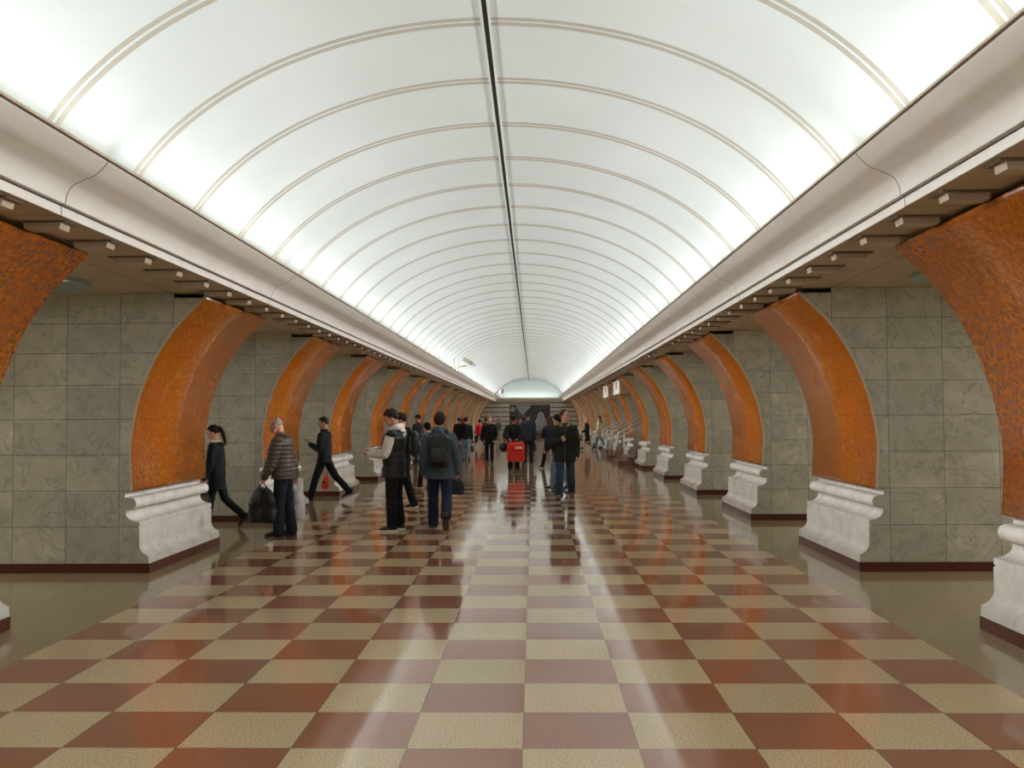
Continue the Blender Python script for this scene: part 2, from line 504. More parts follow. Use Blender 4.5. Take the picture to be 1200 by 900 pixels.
# ------------------------------------------------------------------ pylons
curve = spline([(4.105, .905), (4.119, 1.15), (4.128, 1.35), (4.113, 1.55), (4.063, 1.82), (4.003, 2.03), (3.86, 2.37), (3.625, 2.73), (3.292, 3.066)], 5)
torus = [(4.135 + .066 * cos(a), .766 + .066 * sin(a)) for a in [radians(90 + 180 * i / 10) for i in range(11)]]
bprof = [(4.195, .905), (4.195, .838)] + torus + [(4.183, .695), (4.184, .672)] + spline([(4.182, .645), (4.16, .61), (4.11, .58), (4.032, .564)], 4) + \
        [(4.032, .516), (4.043, .512), (4.043, .497), (4.03, .49), (4.03, .30)] + spline([(4.03, .30), (4.018, .262), (3.985, .22), (3.925, .186)], 4) + [(3.92, .105)]
def norm_off(pts, d):
    o = []
    for i, p in enumerate(pts):
        a = Vector(pts[max(0, i-1)]); b = Vector(pts[min(len(pts)-1, i+1)]); t = (b - a).normalized()
        o.append((p[0] + t.y * d, p[1] - t.x * d))
    return o
def build_pylon(s):
    h = D / 2
    X = lambda a: s * a - s * 4.5          # local to the empty at s*4.5
    t = thing('pylon', 'x', 'pylon', (XC + s * 4.5, 0, 0))
    back = norm_off(curve, .03)
    body = [(7.3, .103), (4.4, .103), (4.4, .905)] + [back[0]] + back[1:-1] + [(back[-1][0], 3.066), (3.66, 3.066), (3.66, ZS - .004), (7.3, ZS - .004)]
    body[3] = (back[0][0], .905)
    bm = bmesh.new(); prism_y(bm, [(X(a), z) for a, z in body], -h, h); fixn(bm); obj('marble_body', bm, M['grey'], t)
    fc = curve + back[::-1]
    bm = bmesh.new(); prism_y(bm, [(X(a), z) for a, z in fc], -h - .004, h + .004, 0, 1); fixn(bm)
    obj('orange_facing', bm, [M['orange'], M['pale_edge']], t)
    bm = bmesh.new(); prism_y(bm, [(X(a), z) for a, z in bprof + [(4.4, .105), (4.4, .905)]], -h, h, 0, 1); fixn(bm)
    obj('base_moulding', bm, [M['white'], M['grey']], t)
    bm = bmesh.new(); prism_y(bm, [(X(a), z) for a, z in ((3.914, 0), (3.914, .104), (7.3, .104), (7.3, 0))], -h - .006, h + .006); fixn(bm)
    obj('plinth', bm, M['plinth'], t)
    for ch in t.children:
        if ch.name.startswith('orange'):
            for p in ch.data.polygons: p.use_smooth = abs(p.normal.y) < .5
    return t
ORD = ['', 'first', 'second', 'third', 'fourth', 'fifth', 'sixth', 'seventh', 'eighth', 'ninth', 'tenth', 'eleventh', 'twelfth', 'thirteenth', 'fourteenth']
for s, row in ((-1, 'row under the security camera'), (1, 'row with the stairways')):
    pr = build_pylon(s)
    for k in range(K0, K1 + 1):
        loc = (XC + s * 4.5, Y1 + P * (k - 1) + D / 2, 0)
        if loc[1] + D / 2 > YE: break
        lab = ('orange-faced pylon cut off by the photo edge, nearest, ' + row) if k == 0 else \
              ORD[k] + ' whole orange-faced pylon from the front, ' + row
        if k == 0: pr.location = loc; pr['label'] = lab; pr['group'] = 'marble pylons, ' + row; 
        else: copy_tree(pr, loc, lab)

# soffit fixtures
def fixture():
    t = thing('soffit_lamp', 'x', 'lamp', (0, 0, ZS))
    bm = bmesh.new(); add_box(bm, (-.18, -.1, -.012), (.18, .1, 0)); obj('mounting_plate', bm, M['boxdark'], t)
    bm = bmesh.new()
    vs = add_box(bm, (-.135, -.07, -.055), (.135, .07, -.012))
    for v in vs:
        if v.co.z < -.03: v.co.x *= .93
    obj('housing', bm, M['box'], t)
    return t
fx = fixture(); first = True
for s, nm in ((-1, 'under the cornice that carries the security camera'), (1, 'under the cornice on the stairway side')):
    y = 6.076 - P / 7 * 2 if s > 0 else 6.70 - P / 7 * 3
    while y < YE - .5:
        lab = 'small grey box-shaped fixture in the row ' + nm
        loc = (XC + s * 3.125, y, ZS)
        if first: fx.location = loc; fx['label'] = lab; fx['group'] = 'box fixtures ' + nm; first = False
        else: copy_tree(fx, loc, lab, 'box fixtures ' + nm)
        y += P / 7

# round passage lamps in the recesses
def m_glow(nm, h, st):
    t = NT(nm); t.b.inputs['Emission Color'].default_value = lin(h); t.b.inputs['Emission Strength'].default_value = st
    return t.base(lin('#c8d2cf'), .4)
M['lampglass'] = m_glow('frosted_lamp_glass', '#cfe4dc', .55)
M['lampring'] = plain('grey_lamp_ring', '#8f9994', .4)
def dome():
    t = thing('round_ceiling_lamp', 'x', 'lamp', (0, 0, ZS - .045))
    bm = bmesh.new(); n = 40
    prof = [(.60, .0), (.615, .0), (.615, .19), (.45, .19), (.45, .15), (.58, .12)]
    rows = [[bm.verts.new((r * cos(2*pi*i/n), r * sin(2*pi*i/n), z)) for i in range(n)] for r, z in prof]
    for a in range(len(prof)):
        b = (a + 1) % len(prof)
        for i in range(n): bm.faces.new((rows[a][i], rows[a][(i+1) % n], rows[b][(i+1) % n], rows[b][i]))
    fixn(bm); obj('ring', bm, M['lampring'], t, True)
    bm = bmesh.new(); ball(bm, (0, 0, .12), (.56, .56, .06), nu=32); obj('diffuser', bm, M['lampglass'], t, True)
    return t
dm = dome(); first = True
for s, nm in ((-1, 'on the security camera side'), (1, 'on the stairway side')):
    for i, g in enumerate(gaps[:4]):
        loc = (XC + s * LAMPX, g + .3, ZS - .045)
        lab = 'round recessed ceiling lamp above the ' + ORD[i + 1] + ' passage ' + nm
        if first: dm.location = loc; dm['label'] = lab; dm['group'] = 'round passage lamps'; first = False
        else: copy_tree(dm, loc, lab)

# ------------------------------------------------------------------ stairs, handrails, hanging signs
def stairs(y0, label):
    W = 2.74
    t = thing('staircase', label, 'stairs', (2.99, y0, 0))
    for i in range(6):
        bm = bmesh.new(); add_box(bm, (.3 * i, 0, 0 if i == 0 else .15 * i - .0), (.3 * i + (.3 if i < 5 else 2.2), W, .15 * (i + 1)))
        if i: add_box(bm, (.3 * i, .01, 0), (.3 * i + (.3 if i < 5 else 2.2), W - .01, .15 * i))
        obj('step', bm, M['step'], t)
    return t
def handrail(t0, y):
    t = bpy.data.objects.new('handrail', None); C.objects.link(t); t.parent = t0; t.location = (.21, y, .15)
    for i, x in enumerate((0, .9, 1.75)):
        zb = .15 * int((x + .21) / .3)
        bm = bmesh.new(); tube(bm, [(x, 0, zb), (x, 0, 1.04 + x * .53)], .03, 10, False); obj('post', bm, M['steel'], t, True)
    for dz in (1.06, .9):
        bm = bmesh.new(); tube(bm, [(-.22, 0, dz - .2), (-.21, 0, dz - .1), (-.14, 0, dz - .05), (1.8, 0, dz + 1.8 * .53), (2.0, 0, dz + 1.85 * .53), (2.2, 0, dz + 1.85 * .53)], .03, 10)
        obj('rail_tube', bm, M['steel'], t, True)
def hanging_sign(y0, label):
    t = thing('hanging_sign', label, 'sign', (3.05, y0, 2.54))
    bm = bmesh.new(); add_box(bm, (.02, 0, 0), (1.1, 2.74, .50)); obj('case', bm, M['signside'], t)
    bm = bmesh.new(); add_box(bm, (0, 0.0, 0), (.02, 2.74, .50)); obj('face', bm, M['signwhite'], t)
    bm = bmesh.new(); add_box(bm, (-.006, 1.0, .2), (0, 1.42, .46)); add_box(bm, (-.006, 1.62, .34), (0, 1.75, .46)); obj('lettering', bm, M['signmark'], t)
    bm = bmesh.new()
    for y in (.4, 2.3): tube(bm, [(.5, y, .5), (.5, y, .581)], .02, 8, False)
    obj('hanger', bm, M['steel'], t)
    return t
ga = Y1 + P * 4 + D + .03; gb = ga + P
for y0, lab in ((ga, 'nearer brown stone staircase with steel handrails between two pylons'), (gb, 'farther brown stone staircase with steel handrails between two pylons')):
    st = stairs(y0, lab); handrail(st, .1); handrail(st, 2.62)
hanging_sign(ga + .0, 'white-faced box sign hanging over the nearer staircase'); hanging_sign(gb + .0, 'white-faced box sign hanging over the farther staircase')

# security camera, thin rod and white drum on the cornice rail
t = thing('security_camera', 'cream security camera on a bracket above the cornice rail', 'camera', (-2.95, 36.8, 3.548))
bm = bmesh.new(); tube(bm, [(0, 0, 0), (0, 0, .12), (.05, 0, .15), (.34, -.05, .17)], .03, 10); tube(bm, [(.04, 0, .1), (.04, 0, .3)], .016, 8); obj('bracket', bm, M['camwhite'], t, True)
R = Matrix.Rotation(radians(28), 3, 'Y')
bm = bmesh.new(); add_box(bm, (-.22, -.08, -.065), (.22, .08, .065), bev=.02)
for v in bm.verts: v.co = R @ v.co + Vector((.42, -.08, .34))
obj('camera_body', bm, M['camwhite'], t)
bm = bmesh.new(); add_box(bm, (-.25, -.09, .068), (.24, .09, .08))
for v in bm.verts: v.co = R @ v.co + Vector((.42, -.08, .34))
obj('sun_hood', bm, M['camwhite'], t)
bm = bmesh.new(); tube(bm, [R @ Vector((.26, 0, 0)) + Vector((.42, -.08, .34)), R @ Vector((.285, 0, 0)) + Vector((.42, -.08, .34))], .05, 14, False); obj('lens', bm, M['dark'], t, True)
bm = bmesh.new(); tube(bm, [(0, 0, 0), (0, 0, .39)], .014, 8, False); tube(bm, [(0, 0, 0), (0, 0, .03)], .035, 12, False)
tag(obj('antenna_rod', bm, M['boxdark'], None, True, (-2.95, 35.3, 3.548)), 'thin upright rod standing on the cornice rail beside the security camera', 'rod')
t = thing('drum_sign', 'small round white drum with a pink edge above the far cornice end', 'sign', (XC - 2.6, 78.5, 3.548))
bm = bmesh.new(); tube(bm, [(0, 0, 0), (0, 0, .2), (.2, 0, .34)], .025, 8); obj('arm', bm, M['camwhite'], t, True)
bm = bmesh.new(); tube(bm, [(.2, 0, .35), (.42, -.04, .35)], .2, 20, False); obj('drum', bm, M['signwhite'], t, True)
bm = bmesh.new(); tube(bm, [(.42, -.04, .35), (.47, -.05, .35)], .185, 20, False); obj('pink_edge', bm, M['pink'], t, True)

# ------------------------------------------------------------------ people
def cloth(name, h, rough=.8, var=.12, scale=14, spec=.25, metal=0.0):
    t = NT(name); c = lin(h)
    n = t.noise(t.objc(), scale, 4, .6); fine = t.noise(t.objc(), 260, 2)
    f = t.remap(n, .3, .7, 1 - var, 1 + var)
    v = t.node('ShaderNodeVectorMath', operation='SCALE'); v.inputs[0].default_value = c[:3]; t.put(v.inputs['Scale'], f)
    t.bump(fine, .25, .004)
    return t.base(v.outputs[0], rough, metal, spec)
MC = {}
def mat(h, kind='cloth'):
    k = (h, kind)
    if k not in MC:
        nm = kind + '_' + 'abcdefghijklmnopqrstuvwxyz'[len(MC) % 26]
        if kind == 'skin': MC[k] = plain(nm, h, .5, 0, .4, .08, 40)
        elif kind == 'hair': MC[k] = plain(nm, h, .75, 0, .15, .45, 70)
        elif kind == 'denim': MC[k] = cloth(nm, h, .85, .3, 9)
        elif kind == 'nylon': MC[k] = cloth(nm, h, .45, .12, 8, .4)
        elif kind == 'rubber': MC[k] = plain(nm, h, .6)
        elif kind == 'plastic': MC[k] = plain(nm, h, .35)
        else: MC[k] = cloth(nm, h)
    return MC[k]

def merged(bm, voxel, smooth=4, disp=None):
    """joins overlapping closed shells into ONE continuous surface"""
    fixn(bm)
    me = bpy.data.meshes.new('shells'); bm.to_mesh(me); bm.free()
    o = bpy.data.objects.new('shells', me); C.objects.link(o)
    m = o.modifiers.new('r', 'REMESH'); m.mode = 'VOXEL'; m.voxel_size = voxel; m.adaptivity = 0
    if smooth:
        q = o.modifiers.new('s', 'SMOOTH'); q.factor = .5; q.iterations = smooth
    dg = bpy.context.evaluated_depsgraph_get()
    res = bpy.data.meshes.new_from_object(o.evaluated_get(dg))
    bpy.data.objects.remove(o); bpy.data.meshes.remove(me)
    res.materials.clear()
    if disp:
        ns = [v.normal.copy() for v in res.vertices]
        for v, n in zip(res.vertices, ns): v.co += n * disp(v.co, n)
    for p in res.polygons: p.use_smooth = True
    return res

def rotx(a): return Matrix.Rotation(a, 3, 'X')
def rotz(a): return Matrix.Rotation(a, 3, 'Z')
V = Vector

def skeleton(H, pose):
    s = H / 1.75
    J = {'s': s}
    hz = .93 * s
    lean = radians(pose.get('lean', 0))
    sp = []; p = V((0, 0, hz)); t = 0.0; J['spine'] = sp
    ts = [-.09, 0, .1, .2, .3, .4, .47, .52]
    pts = {}
    p = V((0, 0, hz)); pts[0] = p.copy()
    for a, b in zip(ts[1:], ts[2:]):
        ang = lean * min(1, max(0, (a + b) / 2 / .25))
        p = p + V((0, sin(ang), cos(ang))) * (b - a) * s; pts[b] = p.copy()
    pts[-.09] = V((0, 0, hz - .09 * s))
    J['sp'] = pts; J['ts'] = ts
    J['lean'] = lean
    tw = radians(pose.get('twist', 0))      # shoulders turned about z
    RT = rotz(tw)
    J['RT'] = RT
    def tor(v, t):                           # twist grows up the spine
        return rotz(tw * min(1, max(0, t / .45))) @ v
    J['tor'] = tor
    up = V((0, sin(lean), cos(lean)))
    nb = pts[.52]
    hp = radians(pose.get('head', 0)); hy = radians(pose.get('yaw', 0)); hr = radians(pose.get('roll', 0))
    na = lean + .5 * hp
    hc = nb + V((0, sin(na), cos(na))) * .165 * s
    J['neck'] = nb; J['hc'] = hc
    J['HR'] = rotz(hy + tw) @ Matrix.Rotation(hr, 3, 'Y') @ rotx(-(lean * .6 + hp))
    arms = []
    for side, key in ((-1, 'L'), (1, 'R')):
        fl, ab, el, inw = [radians(x) for x in pose.get(key, (4, 7, 12, 0))]
        sh = pts[.4] + V((0, sin(lean), cos(lean))) * .045 * s + RT @ V((side * .182 * s, 0, 0))
        d1 = RT @ V((side * sin(ab), sin(fl) * cos(ab), -cos(fl) * cos(ab)))
        A = fl + el
        d2 = V((side * sin(ab) * .4 * max(0, cos(A)), sin(A), -cos(A)))
        d2 = V((d2.x - side * sin(inw) * abs(sin(A)), d2.y * cos(inw), d2.z)); d2 = (RT @ d2).normalized()
        eb = sh + d1 * .29 * s; wr = eb + d2 * .25 * s
        arms.append((side, sh, eb, wr, d1, d2))
    J['arms'] = arms
    legs = []
    for side, key in ((-1, 'LL'), (1, 'RL')):
        fl, kn, ft, out = [radians(x) for x in pose.get(key, (0, 2, 0, 6))]
        hip = V((side * .09 * s, 0, hz - .02 * s))
        ab = radians(pose.get('stance', 2))
        d1 = V((side * sin(ab), sin(fl), -cos(fl))).normalized(); d2 = V((side * sin(ab) * .6, sin(fl - kn), -cos(fl - kn))).normalized()
        kp = hip + d1 * .425 * s; an = kp + d2 * .41 * s
        fwd = rotz(-side * out) @ V((0, cos(ft), sin(ft)))
        dn = rotz(-side * out) @ V((0, sin(ft), -cos(ft)))
        legs.append((side, hip, kp, an, fwd, dn))
    J['legs'] = legs
    lo = min(min((an + dn * .085 * s + fwd * q * s).z for q in (-.06, .19)) for (_, _, _, an, fwd, dn) in legs)
    dz = V((0, 0, -lo))
    for k in pts: pts[k] = pts[k] + dz
    J['neck'] = J['neck'] + dz; J['hc'] = J['hc'] + dz
    J['arms'] = [(a, b + dz, c + dz, d + dz, e, f) for a, b, c, d, e, f in arms]
    J['legs'] = [(a, b + dz, c + dz, d + dz, e, f) for a, b, c, d, e, f in legs]
    return J

TR = {-.09: (.125, .095, 0), 0: (.168, .112, -.01), .1: (.155, .108, 0), .2: (.152, .105, .004), .3: (.172, .118, .006), .4: (.185, .115, 0), .47: (.15, .088, -.008), .52: (.066, .066, -.006)}
def torso_rings(J, inf=0.0, scale=1.0, lo=None, hi=.52, flare=0.0, belly=0.0):
    """lo: how far below the pelvis the garment hangs"""
    s = J['s']; R = []
    ts = [t for t in J['ts'] if t <= hi]
    if lo is not None:
        ts = [t for t in ts if t >= 0]
        n = 4
        for i in range(n, 0, -1):
            q = -lo * i / n
            c = V((0, 0, J['sp'][0].z + q * s)); f = 1 + flare * i / n
            R.append((c, V((1, 0, 0)), V((0, 1, 0)), (.17 * scale + inf) * f * s, (.118 * scale + inf) * f * s))
    for t in ts:
        a, b, yo = TR[t]
        an = J['lean'] * min(1, max(0, t / .25))
        u = J['tor'](V((1, 0, 0)), t); v = J['tor'](V((0, cos(an), -sin(an))), t)
        bb = belly if 0 <= t <= .3 else 0
        R.append((J['sp'][t] + v * (yo + bb * .5) * s, u, v, (a * scale + inf) * s, (b * scale + inf + bb * .5) * s))
    return R

def hand(bm, J, arm, n, curl, spread=.0, fine=True):
    side, sh, eb, wr, d1, d = arm; s = J['s']
    n = (n - d * n.dot(d)).normalized()
    a = d.cross(n).normalized() * side          # towards the thumb
    pr = [(wr - d * .03 * s, .024, .019), (wr + d * .012 * s, .029, .018), (wr + d * .045 * s, .038, .0165), (wr + d * .08 * s, .041, .0145), (wr + d * .092 * s, .037, .011)]
    loft(bm, [(p, a, n, r1 * s, r2 * s) for p, r1, r2 in pr], 14)
    for off, L in ((.030, .070), (.010, .080), (-.010, .075), (-.029, .060)):
        p = wr + d * .082 * s + a * off * s; pts = [p - d * .02 * s, p]; c = 0; dd = d
        for q, f in ((.45, .8), (.32, 1.0), (.23, .8)):
            c += radians(curl) * f
            dd = (d * cos(c) + n * sin(c) + a * off * spread * 8).normalized()
            p = p + dd * L * q * s; pts.append(p)
        tube(bm, pts, [.0100 * s, .0098 * s, .0092 * s, .0086 * s, .0074 * s], 8)
    p = wr + d * .022 * s + a * .026 * s
    t1 = (d * .62 + a * .75 + n * .25).normalized(); t2 = (d * .92 + a * .18 + n * (.15 + .4 * min(1, curl / 60))).normalized()
    tube(bm, [p, p + t1 * .038 * s, p + t1 * .038 * s + t2 * .03 * s, p + t1 * .038 * s + t2 * .055 * s], [.0135 * s, .012 * s, .0105 * s, .0085 * s], 8)
    return n, a

def grip(J, arm, n, f=.085, o=.022):
    """point inside a curled hand"""
    side, sh, eb, wr, d1, d = arm; n = (n - d * n.dot(d)).normalized()
    return wr + (d * f + n * o) * J['s']

def palm_dir(J, arm, mode):
    side = arm[0]
    if mode == 'in': return J['RT'] @ V((-side, 0, 0))
    if mode == 'up': return V((-side * .35, -.15, 1))
    if mode == 'down': return V((0, .2, -1))
    return J['RT'] @ V((0, -1, 0))            # 'back' : towards own chest

def head(bm, J, female=False):
    s = J['s']; R = J['HR']; c = J['hc']
    def B(p, r, rx=0): ball(bm, c + R @ (V(p) * s), [q * s for q in r], R @ rotx(rx), 20, 14)
    B((0, -.012, .030), (.076, .096, .092))
    B((0, .018, -.005), (.068, .076, .085))
    B((0, .030, -.058), (.053, .056, .058))
    B((0, .068, -.094), (.026, .024, .022))
    B((0, .072, .026), (.052, .026, .020))
    for q in (-1, 1):
        B((q * .042, .058, -.030), (.026, .030, .028))
        B((q * .080, -.012, -.008), (.010, .022, .034), radians(8))
        B((q * .012, .096, -.036), (.010, .012, .010))
    tube(bm, [c + R @ (V((0, .088, .018)) * s), c + R @ (V((0, .104, -.016)) * s), c + R @ (V((0, .109, -.032)) * s)], [.010 * s, .012 * s, .013 * s], 8)
    B((0, .085, -.062), (.026, .012, .007)); B((0, .083, -.073), (.022, .012, .008))
    nb = J['neck']; r = .050 if female else .058
    base = nb - V((0, 0, .05 * s)); top = c + R @ (V((0, -.022, -.04)) * s)
    tube(bm, [base, nb, (nb + top) / 2, top], [r * 1.3 * s, r * 1.1 * s, r * s, r * s], 14)

def hair_mesh(J, style):
    s = J['s']; R = J['HR']; c = J['hc']; bm = bmesh.new()
    th = {'short': .020, 'crop': .009, 'long': .022, 'tail': .015, 'bald': .006, 'thick': .030, 'recede': .016}[style]
    rows = []; nu, nv = 40, 26
    cz = V((0, -.012, .028)); rad = V((.078, .098, .095))
    def ss(x, a, b):
        x = min(1, max(0, (x - a) / (b - a))); return x * x * (3 - 2 * x)
    def pt(d):
        line = .60 + .10 * noise.noise(d * 4) - .10 * abs(d.x)
        face = ss(d.y, .22, .58) * (1 - ss(d.z, line - .22, line + .08))
        # lower edge: nape behind, over the ears at the sides
        if style in ('long', 'tail'): zlow = -.75 if d.y < .15 else -.2
        else: zlow = -1.15 + .80 * ss(d.y, -.6, -.02) 
        low = 1 - ss(d.z, zlow - .10, zlow + .26)
        temple = ss(d.y, .14, .36) * (1 - ss(d.z, -.12, .10))
        out = max(face, low, temple)
        if style == 'recede': out = max(out, ss(d.y, .38, .62))
        if style == 'bald': out = max(out, ss(d.z, .30, .62) if d.y > -.55 else ss(d.z, .62, .8), ss(d.y, .2, .45))
        t = th * (.55 + .75 * max(0, d.z) + .25 * max(0, -d.y)) + (noise.noise(d * 5) * .004 + noise.noise(d * 14) * .003 if style != 'crop' else noise.noise(d * 14) * .0015)
        t = t * (1 - out) - .026 * out
        return c + R @ (V((cz.x + d.x * (rad.x + t), cz.y + d.y * (rad.y + t), cz.z + d.z * (rad.z + t))) * s)
    top = bm.verts.new(pt(V((0, 0, 1)))); bot = bm.verts.new(pt(V((0, 0, -1))))
    for j in range(1, nv):
        a = pi * j / nv
        rows.append([bm.verts.new(pt(V((sin(a) * cos(2*pi*k/nu), sin(a) * sin(2*pi*k/nu), cos(a))))) for k in range(nu)])
    for k in range(nu):
        bm.faces.new((top, rows[0][k], rows[0][(k+1) % nu])); bm.faces.new((bot, rows[-1][(k+1) % nu], rows[-1][k]))
        for j in range(nv - 2): bm.faces.new((rows[j][k], rows[j+1][k], rows[j+1][(k+1) % nu], rows[j][(k+1) % nu]))
    def H(p): return c + R @ (V(p) * s)
    if style == 'tail':
        tube(bm, [H((0, -.085, .05)), H((0, -.125, .045)), H((0, -.145, -.02)), H((0, -.14, -.10)), H((0, -.125, -.19)), H((0, -.11, -.27))], [.026*s, .03*s, .034*s, .034*s, .028*s, .010*s], 12)
    if style == 'long':
        loft(bm, [(H((0, -.075, .03)), R @ V((1, 0, 0)), R @ V((0, 1, 0)), .07*s, .04*s), (H((0, -.085, -.08)), R @ V((1, 0, 0)), R @ V((0, 1, 0)), .085*s, .045*s),
                  (H((0, -.095, -.17)), R @ V((1, 0, 0)), R @ V((0, 1, 0)), .09*s, .042*s), (H((0, -.10, -.25)), R @ V((1, 0, 0)), R @ V((0, 1, 0)), .08*s, .03*s), (H((0, -.10, -.30)), R @ V((1, 0, 0)), R @ V((0, 1, 0)), .05*s, .014*s)], 16)
        for q in (-1, 1): tube(bm, [H((q*.06, .0, .06)), H((q*.085, .0, -.03)), H((q*.085, -.01, -.12)), H((q*.08, -.03, -.2))], [.02*s, .026*s, .026*s, .012*s], 10)
    return fixn(bm)

def shoe(bm, sole, J, leg, heel=0.0):
    side, hip, kp, an, f, dn = leg; s = J['s']
    x = f.cross(-dn).normalized(); up = -dn
    o = an + dn * .085 * s
    def ring(q, w, h, base=.012): return (o + f * q * s + up * (base + h / 2) * s, x, up, w * s, h / 2 * s)
    loft(bm, [ring(-.072, .022, .05), ring(-.060, .034, .075), ring(-.02, .038, .092), ring(.03, .040, .092), ring(.075, .045, .068), ring(.13, .046, .052), ring(.172, .036, .040), ring(.195, .018, .026)], 16, 2.6)
    tube(bm, [an + up * .03 * s, an - up * .0 * s, o + up * .05 * s], [.042 * s, .043 * s, .04 * s], 12)
    def ring2(q, w): return (o + f * q * s + up * .011 * s, x, up, w * s, .0125 * s)
    loft(sole, [ring2(-.080, .022), ring2(-.066, .037), ring2(-.02, .042), ring2(.03, .043), ring2(.08, .049), ring2(.135, .050), ring2(.18, .040), ring2(.204, .018)], 16, 5)
    if heel:
        loft(sole, [(o + f * -.06 * s + up * .02 * s, x, f, .02 * s, .02 * s), (o + f * -.055 * s - up * heel * s, x, f, .012 * s, .012 * s)], 8)

def folds(amp, sc=9.0):
    def d(p, n): return amp * (noise.noise(V((p.x * sc, p.y * sc, p.z * sc * .8))) + .5 * noise.noise(V((p.x * sc * 2.3, p.y * sc * 2.3, p.z * sc * 2.6))))
    return d
def quilt(amp, pitch, z0=0.0):
    b = folds(.004)
    def d(p, n):
        h = abs(sin(pi * (p.z - z0) / pitch + .35 * noise.noise(p * 3)))
        return amp * (sqrt(h) - .75) + b(p, n)
    return d

